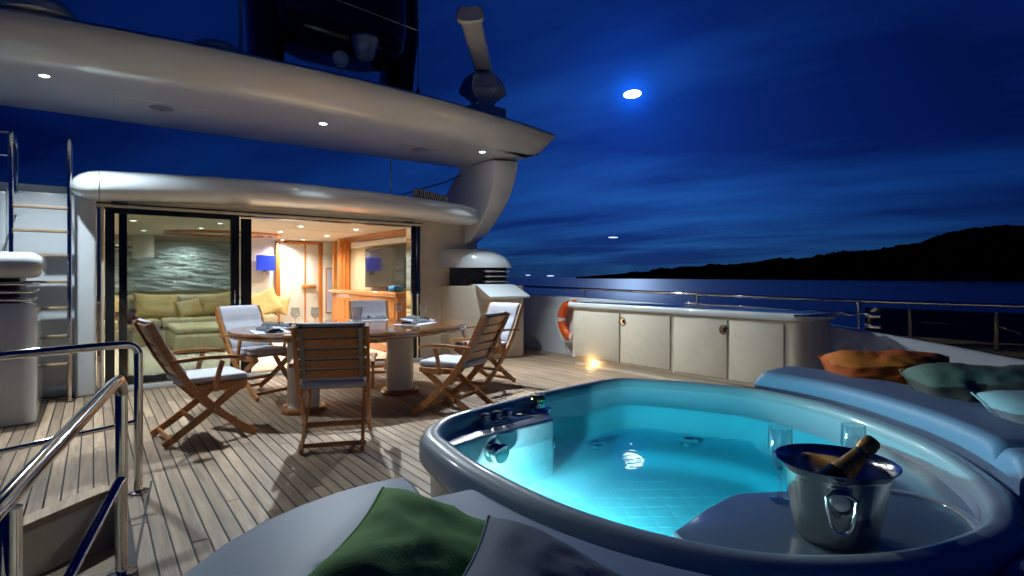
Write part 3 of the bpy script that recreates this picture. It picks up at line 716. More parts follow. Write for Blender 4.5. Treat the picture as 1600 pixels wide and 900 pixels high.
# gear on the hardtop
mast = thing('radar_mast', 'big glossy black mast with broad pod on top of the hardtop', 'mast', (2.4, 7.0, 3.45))
def leg_ring(cx, cy, w, d, z, n=20):
    return [(cx + w * math.copysign(abs(math.cos(2 * math.pi * k / n)) ** .6, math.cos(2 * math.pi * k / n)), cy + d * math.copysign(abs(math.sin(2 * math.pi * k / n)) ** .6, math.sin(2 * math.pi * k / n)), z) for k in range(n)]
for x0, x1 in ((1.62, 1.60), (3.20, 3.36)):
    m = MB(); m.loft([leg_ring(x0, 6.9, 0.17, 0.35, 3.45), leg_ring(x0 + (x1 - x0) * .5, 6.95, 0.17, 0.33, 4.0), leg_ring(x1, 7.0, 0.17, 0.33, 4.5), leg_ring(x1 - 0.05, 7.0, 0.2, 0.33, 5.4)], True, True, True)
    DP(m.build('mast_leg', 'mast', mast, ang=60), mast)
m = MB(); rings = []
for k, (z_, s_) in enumerate([(3.86, 0.35), (3.88, 0.62), (3.95, 0.84), (4.08, 0.96), (4.3, 1.0), (4.9, 1.0), (5.4, 0.9)]):
    rings.append(leg_ring(2.42, 6.75, 0.80 * s_, 0.5 * s_, z_ + 0.08, 32))
m.loft(rings, True, True, True); DP(m.build('pod', 'mast', mast, ang=60), mast)
m = MB(); m.tube([(1.5, 6.19, 4.46), (2.4, 6.18, 4.4), (3.2, 6.2, 4.35)], 0.008, 6); DP(m.build('trim_line', 'chrome', mast), mast)
m = MB(); m.lathe([(0.10, 0), (0.16, 0.22), (0.15, 0.24)], 16, (2.55, 6.25, 3.86)); DP(m.build('horn_bracket', 'radar', mast), mast)
fl = thing('floodlight', 'small round white floodlight on the hardtop under the mast', 'light', (2.16, 5.98, 3.44))
m = MB(); m.tube([(0, 0, 0), (0, 0, 0.14)], 0.012, 8); m.tube([(-0.05, 0, 0.14), (0.05, 0, 0.14)], 0.014, 8); m.build('bracket', 'white', fl)
m = MB(); mt_ = Matrix.Translation((0, 0, 0.235)) @ Matrix.Rotation(R(90), 4, 'X') @ Matrix.Rotation(R(-20), 4, 'Y')
m.lathe([(0.02, -0.07), (0.06, -0.06), (0.085, -0.01), (0.09, 0.03), (0.08, 0.04), (0.07, 0.03), (0.05, 0.015), (0.01, 0.01)], 22, mat=mt_); m.build('head', 'radar', fl)
for (ax, ay, h, r_, lab) in [(1.26, 6.5, 2.4, 0.022, 'thick whip antenna left of the black mast'), (3.32, 6.4, 2.4, 0.010, 'thin whip antenna at the right side of the black mast'), ]:
    an = thing('whip_antenna', lab, 'antenna', (ax, ay, 3.45))
    m = MB(); m.lathe([(0.03, 0), (0.03, 0.12), (0.022, 0.25)], 12); m.build('base', 'black', an)
    m = MB(); m.tube([(0, 0, 0.24), (0.0, 0, h)], [r_, r_ * 0.7], 10); m.build('rod', 'radar', an)
an = thing('whip_antenna', 'thin white whip antenna rising behind the doorway visor', 'antenna', (3.82, 8.3, 2.30))
m = MB(); m.lathe([(0.02, 0), (0.02, 0.1)], 10); m.build('base', 'black', an)
m = MB(); m.tube([(0, 0, 0.1), (0, 0, 3.2)], 0.012, 8); m.build('rod', 'radar', an)
for (dx, dy, w, h, lab) in [(-0.35, 6.05, 0.26, 0.16, 'white dome antenna at the left edge of the hardtop'), (0.95, 6.0, 0.24, 0.10, 'low white dome on the hardtop left of the mast')]:
    m = MB(); m.lathe([(w, 0), (w, 0.02), (w * .92, h * .5), (w * .7, h * .85), (w * .35, h), (0.01, h * 1.03)], 28); o = m.build('dome_antenna', 'radar'); o.location = (dx, dy, 3.445)
    tag(o, lab, 'antenna', 'dome antennas on the hardtop')
rd = thing('radar_scanner', 'white open array radar with long bar on a faceted pedestal', 'radar', (4.38, 6.5, 3.45))
m = MB(); m.box(-0.26, 0.26, -0.22, 0.22, 0.0, 0.22, 0.03); m.build('base', 'radar', rd)
def hexr(r, z, sy=1.0): return [(r * math.cos(R(30 + 60 * k)), r * sy * math.sin(R(30 + 60 * k)), z) for k in range(6)]
m = MB(); m.loft([hexr(0.16, 0.22), hexr(0.17, 0.30), hexr(0.34, 0.42), hexr(0.33, 0.48), hexr(0.27, 0.62), hexr(0.20, 0.68)], True, True, True); m.build('gearbox', 'radar', rd, ang=20)
m = MB(); m.lathe([(0.1, 0.66), (0.1, 0.74)], 20); m.build('turntable', 'black', rd)
m = MB(); rr = []
for k in range(3):
    pass
dirb = Vector((-1.02, -1.25, 0)).normalized(); side = Vector((dirb.y, -dirb.x, 0))
def barring(t, s_): return [dirb * t + side * (0.125 * s_ * math.copysign(abs(math.cos(2 * math.pi * k / 24)) ** .5, math.cos(2 * math.pi * k / 24))) + Vector((0, 0, 0.80 + 0.075 * s_ * math.copysign(abs(math.sin(2 * math.pi * k / 24)) ** .7, math.sin(2 * math.pi * k / 24)))) for k in range(24)]
m.loft([barring(-1.0, 0.8), barring(-0.98, 1), barring(1.50, 1.0), barring(1.52, 1.25), barring(1.58, 1.25), barring(1.60, 1.1)], True, True, True); m.build('array_bar', 'radar', rd, ang=40)
m = MB(); m.box(-0.14, 0.14, -0.14, 0.14, 0, 0.08, 0.02); o = m.build('gps_box', 'radar'); o.location = (4.95, 6.45, 3.44)
tag(o, 'small grey box near the right tip of the hardtop', 'box')

# towel rolled on the visor
m = MB(); rings = []
for k in range(30):
    t = k / 29; xx = -0.27 + 0.54 * t
    rr_ = 0.075 * (1 if 0.05 < t < 0.95 else 0.85)
    rings.append([(xx, (rr_ + 0.008 * noise.noise(Vector((xx * 9, j, 1)))) * math.cos(2 * math.pi * j / 18) * 1.3, 0.08 + (rr_ + 0.008 * noise.noise(Vector((xx * 9, j, 4)))) * math.sin(2 * math.pi * j / 18)) for j in range(18)])
m.loft(rings, True, True, True); o = m.build('towel', 'zebra'); o.location = (4.14, 7.60, 2.455); o.rotation_euler = (0, R(9), 0)
tag(o, 'rolled zebra striped towel lying on the right of the visor', 'towel')
m = MB(); m.tube([(3.75, 8.2, 2.55), (4.6, 7.95, 2.85), (4.9, 7.9, 3.0)], 0.01, 8); o = m.build('grab_rail', 'black'); tag(o, 'thin dark grab rail rising from visor to the hardtop leg', 'rail')

# ------------------------------------------------------------------ ladder
ld = thing('ladder', 'steel boarding ladder with flat teak treads on the white wall', 'ladder', (-0.42, 7.35, 0))
for xx in (-0.645, -0.195):
    m = MB(); m.tube([(xx, 7.38, 0.0), (xx, 7.38, 2.62), (xx, 7.40, 2.69), (xx, 7.47, 2.74), (xx, 7.7, 2.74), (xx, 7.78, 2.70), (xx, 7.80, 2.62), (xx, 7.80, 2.2)], 0.02, 12); DP(m.build('side_rail', 'chrome', ld), ld)
    m = MB(); m.lathe([(0.05, 0.0), (0.05, 0.01), (0.025, 0.016)], 16, (xx, 7.38, 0)); DP(m.build('foot_flange', 'chrome', ld), ld)
for zz in (2.01, 1.77, 1.52, 1.25, 0.98, 0.69, 0.40):
    m = MB(); m.box(-0.63, -0.21, 7.33, 7.43, zz - 0.014, zz + 0.014, 0.006, 2); DP(m.build('tread', 'tread', ld), ld)
    for xx in (-0.645, -0.195):
        m = MB(); m.tube([(xx, 7.38, zz - 0.05), (xx, 7.80, zz - 0.05)], 0.009, 8)
        if zz in (2.01, 0.40): DP(m.build('wall_bracket', 'chrome', ld), ld)
gr = thing('flybridge_rail', 'thin steel rail at the top of the ladder on the far left', 'rail', (-0.9, 8.0, 2.3))
m = MB(); m.tube([(-0.72, 8.0, 2.3), (-0.72, 8.0, 2.85), (-1.5, 8.0, 2.85)], 0.016, 10); m.tube([(-0.72, 8.0, 2.6), (-1.5, 8.0, 2.6)], 0.01, 8); DP(m.build('tube', 'chrome', gr), gr)

# ------------------------------------------------------------------ air intakes
def intake_left():
    t = thing('air_intake', 'white air intake box with chrome louvres at the far left', 'air intake', (-1.2, 6.95, 0), 0, 'engine air intakes')
    def rp(x0, x1, y0, y1, r):
        o_ = []
        for cx, cy, a0 in ((x1 - r, y0 + r, -90), (x1 - r, y1 - r, 0), (x0 + r, y1 - r, 90), (x0 + r, y0 + r, 180)):
            for k in range(7): a = R(a0 + 90 * k / 6); o_.append((cx + r * math.cos(a), cy + r * math.sin(a)))
        return o_
    m = MB(); m.prism(rp(-2.0, -0.40, 6.46, 7.3, 0.10), 0.0, 1.07, 0.03); DP(m.build('body', 'gel', t), t)
    m = MB(); m.prism(rp(-2.0, -0.52, 6.60, 7.25, 0.06), 1.06, 1.30); DP(m.build('throat', 'black', t), t)
    m = MB(); m.prism(rp(-2.0, -0.36, 6.40, 7.3, 0.10), 1.29, 1.52, 0.09, 5); DP(m.build('hood', 'gel', t), t)
    for zz in (1.10, 1.17, 1.24):
        m = MB(); m.tube([(-2.0, 6.50, zz), (-0.50, 6.50, zz), (-0.45, 6.52, zz), (-0.43, 6.56, zz), (-0.43, 7.2, zz)], 0.014, 10); DP(m.build('louvre', 'chrome', t), t)
intake_left()
def intake_right():
    t = thing('air_intake', 'cream air intake with rounded hood and three chrome louvres beside bulwark', 'air intake', (5.1, 7.5, 0), 0, 'engine air intakes')
    def poly(g): return [(4.44 - g, 8.1), (4.46 - g, 7.75), (4.56 - g, 7.5), (4.80 - g * .5, 7.30 - g), (4.95, 7.24 - g), (5.62 + g * .6, 7.22 - g), (5.72 + g, 7.28), (5.76 + g, 7.4), (5.76 + g, 8.1)]
    m = MB(); m.prism(poly(0), 0.0, 1.16, 0.012); DP(m.build('body', 'gelcream', t), t)
    m = MB(); m.prism([(4.62, 8.1), (4.62, 7.62), (4.9, 7.42), (5.45, 7.40), (5.5, 8.1)], 1.15, 1.46); DP(m.build('throat', 'black', t), t)
    # sloping sill under the louvres
    m = MB(); m.loft([[(4.80, 7.30, 1.19), (5.46, 7.26, 1.19), (5.46, 7.5, 1.19), (4.8, 7.5, 1.19)], [(4.78, 7.26, 1.17), (5.50, 7.22, 1.17), (5.5, 7.5, 1.165), (4.8, 7.5, 1.165)], [(4.86, 7.02, 1.0), (5.62, 6.98, 1.0), (5.62, 7.3, 1.0), (4.86, 7.3, 1.0)], [(4.88, 7.02, 0.97), (5.60, 6.98, 0.97), (5.6, 7.3, 0.97), (4.88, 7.3, 0.97)]], True, True, True)
    DP(m.build('sill', 'gel', t), t)
    # rounded hood
    rings = []
    for k in range(11):
        a = k / 10
        ins = 0.30 * (1 - math.sqrt(max(0, 1 - (a * 0.985) ** 2)))
        z_ = 1.45 + 0.30 * a
        rings.append([(4.40 + ins * .3, 8.05, z_), (4.44 + ins * .35, 7.7 + ins * .2, z_), (4.60 + ins * .5, 7.42 + ins * .5, z_), (4.84 + ins * .6, 7.26 + ins, z_), (5.05, 7.20 + ins * 1.2, z_), (5.34 - ins * 1.3, 7.20 + ins * 1.2, z_), (5.44 - ins * 1.7, 7.24 + ins, z_), (5.47 - ins * 1.6, 7.36 + ins * .3, z_), (5.47 - ins * 1.6, 8.05, z_)])
    m = MB(); m.loft(rings, True, True, True); DP(m.build('hood', 'gel', t, ang=50), t)
    for zz in (1.235, 1.315, 1.395):
        m = MB(); m.tube([(4.98, 7.42, zz), (4.98, 7.33, zz), (5.0, 7.30, zz), (5.42, 7.28, zz)], 0.013, 10); lo = DP(m.build('louvre', 'chrome', t), t)
        m = MB(); m.tube([(4.96, 7.30, zz), (5.06, 7.292, zz)], 0.02, 10); e_ = m.build('end_fitting', 'chrome', lo)
    m = MB(); m.lathe([(0.055, -0.02), (0.055, 0.0), (0.035, 0.01)], 18, mat=Matrix.Translation((5.77, 7.7, 0.24)) @ Matrix.Rotation(R(90), 4, 'Y')); DP(m.build('drain_fitting', 'black', t), t)
intake_right()

# ------------------------------------------------------------------ bulwark, guard rail, windbreak
bw_path = [(6.30, 13.0, 1.02), (6.38, 9.5, 1.0), (6.37, 8.1, 0.99), (6.33, 6.7, 0.97), (6.33, 5.0, 0.93), (6.34, 3.6, 0.85), (6.35, 2.7, 0.775), (6.35, 1.8, 0.67), (6.33, 0.9, 0.56), (6.25, -0.5, 0.5), (6.1, -2.2, 0.5)]
bp_ = catmull(bw_path, 6, closed=False)
bk = thing('bulwark', 'white bulwark wall along the starboard side of the deck', 'bulwark', (6.35, 5, 0))
rings = [[(p.x, p.y, -0.1), (p.x, p.y, p.z - 0.02), (p.x + 0.02, p.y, p.z), (p.x + 0.14, p.y, p.z), (p.x + 0.16, p.y, p.z - 0.02), (p.x + 0.16, p.y, -5.3)] for p in bp_]
m = MB(); m.loft(rings, False); DP(m.build('panel', 'gel', bk, ang=50), bk)
rl = thing('guard_rail', 'stainless steel guard rail on posts above the starboard bulwark', 'rail', (6.45, 4, 0.9))
tp = catmull([(6.45, 13, 1.16), (6.46, 9, 1.14), (6.46, 7.5, 1.12), (6.46, 5, 1.08), (6.46, 3.2, 1.055), (6.46, 2.5, 1.05), (6.46, 1.2, 1.05), (6.35, -2, 1.05)], 6, closed=False)
m = MB(); m.tube(tp, 0.021, 12); DP(m.build('top_rail', 'chrome', rl), rl)
m = MB(); m.tube([(p.x, p.y, p.z - 0.13) for p in tp if p.y < 5.0], 0.013, 10); DP(m.build('middle_rail', 'chrome', rl), rl)
for yy, zt in ((6.6, 1.11), (4.45, 1.075), (2.49, 1.05), (-0.3, 1.05), (9.0, 1.14)):
    zb = min(bp_, key=lambda p: abs(p.y - yy)).z
    m = MB(); m.tube([(6.46, yy, zb - 0.01), (6.46, yy, zt)], 0.017, 10); ps = DP(m.build('post', 'chrome', rl), rl)
    m = MB(); m.lathe([(0.028, 0), (0.028, 0.03)], 14, (6.46, yy, zt - 0.045)); m.build('collar', 'chrome', ps)
wb_ = thing('windbreak', 'dark smoked glass windbreak under the guard rail behind the cushions', 'windbreak', (6.42, 1.0, 0.7))
m = MB(); pp = [p for p in bp_ if p.y < 2.45]
m.loft([[(6.42, 2.42, 0.735), (6.428, 2.42, 0.735), (6.428, 2.42, 0.98), (6.42, 2.42, 0.98)]] + [[(p.x + 0.085, p.y, p.z - 0.005), (p.x + 0.093, p.y, p.z - 0.005), (p.x + 0.093, p.y, 0.985), (p.x + 0.085, p.y, 0.985)] for p in pp], True, True, True)
DP(m.build('pane', 'wind', wb_), wb_)
for zz in (0.80, 0.91):
    m = MB(); m.box(6.40, 6.45, 2.27, 2.42, zz - 0.03, zz + 0.02, 0.012, 2); DP(m.build('clamp', 'chrome', wb_), wb_)
m = MB(); m.box(6.40, 6.45, 2.52, 2.66, 0.885, 0.925, 0.012, 2); DP(m.build('clamp', 'chrome', wb_), wb_)

# ------------------------------------------------------------------ locker cabinet and lifebuoy
cb = thing('locker_cabinet', 'long cream deck locker with four doors and dark glossy top', 'cabinet', (6.0, 4.5, 0))
m = MB(); m.box(5.79, 6.30, 2.98, 6.11, 0.0, 0.10, 0.004, 1); DP(m.build('plinth', 'gelcream', cb), cb)
def cab_poly(g):
    o_ = [(6.31, 6.13 + g), (5.76 - g, 6.13 + g)]
    r = 0.14; cx, cy = 5.76 - g + r, 2.72 - g + r
    for k in range(9): a = R(180 + 90 * k / 8); o_.append((cx + r * math.cos(a), cy + r * math.sin(a)))
    return o_ + [(6.31, 2.72 - g)]
m = MB(); m.prism(cab_poly(0), 0.10, 0.84, 0.004, 1); DP(m.build('carcass', 'gelcream', cb), cb)
m = MB(); m.prism(cab_poly(0.05), 0.84, 0.925, 0.03, 4); tp_ = DP(m.build('top', 'gel', cb), cb)
m = MB(); m.prism([(6.27, 6.10), (5.80, 6.10), (5.80, 2.76), (6.27, 2.76)], 0.9255, 0.929, 0); tpp = m.build('dark_inlay', pbr('dark_granite', (0.03, 0.04, 0.055), 0.12, coat=0.5, var=0.3, vscale=40), tp_); 
m = MB(); m.tube([(6.2, 2.60, 0.90), (5.9, 2.60, 0.90), (5.76, 2.66, 0.90), (5.70, 2.8, 0.90)], 0.018, 10); DP(m.build('grab_bar', 'chrome', cb), cb)
dys = [(6.08, 5.20), (5.17, 4.36), (4.30, 3.58), (3.55, 2.93)]
for k, (ya, yb) in enumerate(dys):
    m = MB(); m.box(5.742, 5.757, yb, ya, 0.14, 0.815, 0.005, 2); d_ = DP(m.build('door', 'gelcream', cb), cb)
    if k in (1, 2):
        yy = (5.17 - 0.04) if k == 1 else (3.58 + 0.04)
        m = MB(); m.lathe([(0.058, 0), (0.058, 0.006), (0.048, 0.009), (0.042, 0.002)], 20, mat=Matrix.Translation((5.742, yy, 0.70)) @ Matrix.Rotation(R(-90), 4, 'Y')); m.build('latch', 'chrome', d_)
        m = MB(); m.box(5.732, 5.738, yy - 0.03, yy, 0.675, 0.725, 0.002, 1); m.build('latch_pull', 'black', d_)
m = MB(); m.lathe([(0.03, 0), (0.03, 0.02), (0.02, 0.03)], 16, mat=Matrix.Translation((5.785, 5.72, 0.05)) @ Matrix.Rotation(R(-90), 4, 'Y')); cl_ = DP(m.build('courtesy_light', 'courtesy', cb), cb)
lamp('courtesy_lamp', 'POINT', (5.70, 5.72, 0.05), 0.8, (1.0, 0.6, 0.22), None, 0.02)

lb = thing('lifebuoy', 'orange lifebuoy hanging on the bulwark by the locker end', 'lifebuoy', (6.22, 6.62, 0.60))
def torus(r0, r1, a0, a1, n, fat=1.0):
    rr = []
    for k in range(n + 1):
        a = a0 + (a1 - a0) * k / n
        rr.append([(r1 * math.sin(2 * math.pi * j / 14) * fat * 0.8, (r0 + r1 * fat * math.cos(2 * math.pi * j / 14)) * math.cos(a), (r0 + r1 * fat * math.cos(2 * math.pi * j / 14)) * math.sin(a)) for j in range(14)])
    return rr
m = MB(); m.loft(torus(0.275, 0.075, 0, 2 * math.pi, 48), True); bmesh.ops.remove_doubles(m.bm, verts=m.bm.verts[:], dist=1e-4); m.build('ring', 'lifebuoy', lb)
for a in (0, 90, 180, 270):
    m = MB(); m.loft(torus(0.275, 0.075, R(a - 7), R(a + 7), 5, 1.03), True); m.build('reflective_band', 'radar', lb)
m = MB(); m.tube([((-0.06), 0.345 * math.cos(R(t * 10)) * (1 + 0.06 * math.sin(R(t * 40))), 0.345 * math.sin(R(t * 10)) * (1 + 0.06 * math.sin(R(t * 40)))) for t in range(37)], 0.008, 6, cap=False); m.build('grab_rope', 'white', lb)

# ------------------------------------------------------------------ handrails at the stair
def rail_fix(o, par): return DP(o, par)
hr = thing('handrail', 'upright stainless handrail guarding the front of the stairwell', 'handrail', (0.22, 4.04, 0))
m = MB(); m.tube(catmull([(0.22, 4.04, 0.0), (0.22, 4.04, 0.5), (0.22, 4.04, 0.80), (0.215, 4.04, 0.855), (0.18, 4.03, 0.893), (0.10, 4.01, 0.90), (-0.2, 3.95, 0.895), (-0.8, 3.80, 0.88), (-1.5, 3.6, 0.86)], 5, closed=False), 0.0235, 16); DP(m.build('top_tube', 'chrome', hr), hr)
m = MB(); m.tube([(0.22, 4.04, 0.43), (-0.2, 3.95, 0.405), (-0.8, 3.80, 0.37), (-1.5, 3.6, 0.34)], 0.0145, 12); DP(m.build('middle_tube', 'chrome', hr), hr)
m = MB(); m.lathe([(0.055, 0.002), (0.055, 0.012), (0.03, 0.02)], 20, (0.22, 4.04, 0.0)); DP(m.build('foot_flange', 'chrome', hr), hr)
h2 = thing('handrail', 'sloping stainless handrail descending toward the near left corner', 'handrail', (0.1, 2.97, 0))
m = MB(); m.tube([(0.10, 2.97, 0.0), (0.10, 2.97, 0.80)], 0.0235, 16); DP(m.build('post', 'chrome', h2), h2)
m = MB(); m.tube([(0.10, 2.97, 0.79), (0.098, 2.96, 0.83), (0.088, 2.93, 0.855), (0.06, 2.85, 0.845), (-0.06, 2.35, 0.792), (-0.18, 1.83, 0.742), (-0.24, 1.6, 0.72)], 0.0245, 16); DP(m.build('top_tube', 'chrome', h2), h2)
m = MB(); m.tube([(0.10, 2.96, 0.42), (0.085, 2.93, 0.41), (-0.076, 2.60, 0.19), (-0.25, 2.2, -0.08)], 0.0195, 14); DP(m.build('lower_tube', 'chrome', h2), h2)
m = MB(); m.tube([(-0.165, 1.83, -0.9), (-0.165, 1.83, 0.735)], 0.027, 16); DP(m.build('newel_tube', 'chrome', h2), h2)
m = MB(); m.lathe([(0.055, 0.002), (0.055, 0.012), (0.03, 0.02)], 20, (0.10, 2.97, 0.0)); DP(m.build('foot_flange', 'chrome', h2), h2)

# ------------------------------------------------------------------ dining table
TC = (2.36, 6.0); TZ = 0.765
tb = thing('dining_table', 'oval varnished dining table on cream column legs', 'table', (TC[0], TC[1], 0))
def ell(a, b, z, n=72): return [(a * math.cos(2 * math.pi * k / n), b * math.sin(2 * math.pi * k / n), z) for k in range(n)]
TA, TB_ = 1.30, 0.98
m = MB(); m.loft([ell(TA - .06, TB_ - .06, TZ - 0.075), ell(TA - .02, TB_ - .02, TZ - 0.07), ell(TA, TB_, TZ - 0.055), ell(TA, TB_, TZ - 0.04), ell(TA - .012, TB_ - .012, TZ - 0.034), ell(TA + .004, TB_ + .004, TZ - 0.028), ell(TA + .004, TB_ + .004, TZ - 0.010), ell(TA - .006, TB_ - .006, TZ), ell(TA - .10, TB_ - .10, TZ + 0.0002)], True, True, True)
m.build('top', 'tabletop', tb)
m = MB(); m.loft([ell(TA - .13, TB_ - .13, TZ + 0.0006), ell(TA - .14, TB_ - .14, TZ + 0.0006)], True); m.build('inlay_line', 'cherry', tb)
for cx, cy in ((1.64, 5.55), (2.77, 5.78)):
    m = MB(); m.lathe([(0.155, 0.05), (0.15, 0.08), (0.15, TZ - 0.09), (0.17, TZ - 0.075)], 36, (cx - TC[0], cy - TC[1], 0)); cc = m.build('column', 'gelcream', tb)
    m = MB(); m.lathe([(0.21, 0.0), (0.215, 0.03), (0.20, 0.05), (0.16, 0.055)], 36, (cx - TC[0], cy - TC[1], 0)); m.build('base_ring', 'tabletop', cc)

# ------------------------------------------------------------------ folding chairs
def strip(pts, w, xs_, th):
    """flat curved board in the side plane: pts (f,z) centreline, width w, between lateral y0,y1"""
    P = [Vector((p[0], 0, p[1])) for p in pts]; rings_ = []
    n = len(P)
    for k, p in enumerate(P):
        t = (P[min(k + 1, n - 1)] - P[max(k - 1, 0)]).normalized(); nn = Vector((-t.z, 0, t.x))
        ww = w[k] if isinstance(w, list) else w
        a, b = p + nn * ww / 2, p - nn * ww / 2
        y0, y1 = xs_ - th / 2, xs_ + th / 2; c = 0.004
        rings_.append([a - nn * c + Vector((0, y0, 0)), a + Vector((0, y0 + c, 0)), a + Vector((0, y1 - c, 0)), a - nn * c + Vector((0, y1, 0)), b + nn * c + Vector((0, y1, 0)), b + Vector((0, y1 - c, 0)), b + Vector((0, y0 + c, 0)), b + nn * c + Vector((0, y0, 0))])
    return rings_
def curve2(pts, n=5): return [(p.x, p.y) for p in catmull([(a, b, 0) for a, b in pts], n, closed=False)]
post_line = curve2([(0.33, 0.02), (0.20, 0.11), (0.06, 0.235), (-0.10, 0.40), (-0.24, 0.60), (-0.345, 0.80), (-0.42, 0.955)])
leg_line = curve2([(-0.32, 0.02), (-0.18, 0.11), (-0.02, 0.225), (0.13, 0.345), (0.26, 0.43)])
def back_at(z):   # f of the backrest front plane at height z
    for (a, b), (c, d) in zip(post_line[:-1], post_line[1:]):
        if b <= z <= d: return a + (c - a) * (z - b) / (d - b)
    return post_line[-1][0]
def make_chair(label):
    t = thing('folding_chair', label, 'chair', (0, 0, 0), 0, 'folding teak deck chairs around the table')
    for s in (-1, 1):
        m = MB(); m.loft(strip(post_line, [0.06 if k < 6 else 0.055 for k in range(len(post_line))], s * 0.255, 0.028), True, True, True); m.build('back_leg', 'wood', t)
        m = MB(); m.loft(strip(leg_line, 0.055, s * 0.215, 0.026), True, True, True); m.build('front_leg', 'wood', t)
        m = MB(); m.loft(strip([(-0.16, 0.435), (0.10, 0.425), (0.27, 0.43)], [0.05, 0.06, 0.05], s * 0.238, 0.022), True, True, True); m.build('seat_rail', 'wood', t)
        m = MB(); m.loft(strip(curve2([(0.03, 0.40), (0.035, 0.50), (0.075, 0.64)], 4), 0.038, s * 0.285, 0.024), True, True, True); m.build('arm_support', 'wood', t)
        # arm: tapered paddle
        m = MB(); rr = []
        for f, w, z in ((-0.30, 0.030, 0.655), (-0.24, 0.036, 0.662), (-0.05, 0.042, 0.672), (0.12, 0.058, 0.668), (0.20, 0.062, 0.655), (0.235, 0.05, 0.645), (0.25, 0.026, 0.640)):
            y = s * 0.29; h = 0.012
            rr.append([(f, y - w / 2, z - h), (f, y - w / 2 + .005, z + h), (f, y + w / 2 - .005, z + h), (f, y + w / 2, z - h), (f, y + w / 2 - .005, z - h - .003), (f, y - w / 2 + .005, z - h - .003)])
        m.loft(rr, True, True, True); m.build('armrest', 'wood', t, ang=50)
        m = MB(); m.lathe([(0.011, -0.02), (0.013, 0.0), (0.009, 0.004)], 10, mat=Matrix.Translation((0.02, s * 0.27, 0.265)) @ Matrix.Rotation(R(-90 * s), 4, 'X')); m.build('pivot_bolt', 'brass', t)
    for k in range(5):
        z = 0.575 + 0.082 * k
        m = MB(); f = back_at(z) + 0.004
        rr = []
        tilt = Vector((-0.42, 0, 0.9)).normalized()
        for j in range(9):
            y = -0.242 + 0.484 * j / 8; bow = -0.022 * (1 - (y / 0.242) ** 2)
            c = Vector((f + bow, y, z)); up = tilt * 0.034 * (1.15 if k == 4 else 1); th = Vector((0.006, 0, 0.003))
            rr.append([c - up - th, c + up - th, c + up + th, c - up + th])
        m.loft(rr, True, True, True); m.build('back_slat', 'wood', t)
    m = MB()
    for k in range(7):
        f = -0.17 + 0.066 * k; m.box(f, f + 0.052, -0.225, 0.225, 0.447, 0.459, 0.003, 1)
    sslats = [m]
    m.bm.free()
    for k in range(7):
        f = -0.17 + 0.066 * k; m = MB(); m.box(f, f + 0.052, -0.225, 0.225, 0.447, 0.459, 0.003, 1); m.build('seat_slat', 'wood', t)
    for f, z in ((-0.27, 0.055), (-0.10, 0.17), (0.27, 0.065)):
        m = MB(); m.bar((f, -0.24, z), (f, 0.24, z), 0.022, 0.034, bev=0.003); m.build('stretcher', 'wood', t)
    # seat and back pads
    m = MB(); m.box(-0.215, 0.285, -0.232, 0.232, 0.461, 0.515, 0.022, 4); sc_ = m.build('seat_cushion', 'cushion', t)
    m = MB(); m.tube([(-0.20, -0.2325, 0.472), (0.28, -0.2325, 0.472)], 0.004, 6); m.tube([(-0.20, 0.2325, 0.472), (0.28, 0.2325, 0.472)], 0.004, 6); m.build('piping', 'cushside', sc_)
    m = MB(); rr = []
    nrm_ = Vector((0.9, 0, 0.42)).normalized()
    for k in range(15):
        z = 0.515 + (0.965 - 0.515) * k / 14; f = back_at(min(z, 0.953)) - (0.0 if z < 0.953 else 0.005)
        pinch = 0.014 * math.exp(-((k - 8.5) / 1.1) ** 2)
        th = (0.020 if k in (0, 14) else 0.042) - pinch
        row = []
        for j in range(20):
            a = 2 * math.pi * j / 20; ca, sa = math.cos(a), math.sin(a)
            y = 0.236 * math.copysign(abs(ca) ** 0.35, ca); d_ = 0.5 * math.copysign(abs(sa) ** 0.6, sa) + 0.5
            bow = -0.020 * (1 - (y / 0.24) ** 2)
            c = Vector((f + bow + 0.012, y, z)) + nrm_ * (d_ * th); row.append(c)
        rr.append(row)
    m.loft(rr, True, True, True); bc = m.build('back_cushion', 'cushion', t, ang=60)
    for s in (-1, 1):   # tape loops over the top of the back
        m = MB(); rr = []
        for (df, z) in ((0.012, 0.945), (-0.012, 0.955), (-0.028, 0.93), (back_at(0.75) - back_at(0.93) - 0.028, 0.75), (back_at(0.54) - back_at(0.93) - 0.028, 0.54)):
            c = Vector((back_at(0.93) + df - 0.004, s * 0.205, z)); rr.append([c + Vector((0, -0.014, 0)), c + Vector((0, 0.014, 0)), c + Vector((-0.003, 0.014, 0)), c + Vector((-0.003, -0.014, 0))])
        m.loft(rr, True, True, True); m.build('tie_tape', 'cushside', bc)
    return t
CH = [(0.72, 5.19, 6, 'teak folding chair in profile at the left, nearest the handrail'),
      (1.54, 4.37, 66, 'teak folding chair with its slatted back squarely toward the viewer'),
      (2.81, 4.61, 119, 'teak folding chair nearest the hot tub, slatted back turned half away'),
      (3.81, 5.62, 194, 'teak folding chair at the right end, before the cream air intake'),
      (1.49, 6.64, -68, 'teak folding chair facing outward from the far left of the table'),
      (2.98, 7.10, -108, 'teak folding chair behind the table, only its back pad showing')]
c0 = make_chair(CH[0][3])
for k, (cx, cy, dg, lab) in enumerate(CH):
    o = c0 if k == 0 else copy_tree(c0)
    o.location = (cx, cy, 0); o.rotation_euler = (0, 0, R(dg)); o['label'] = lab

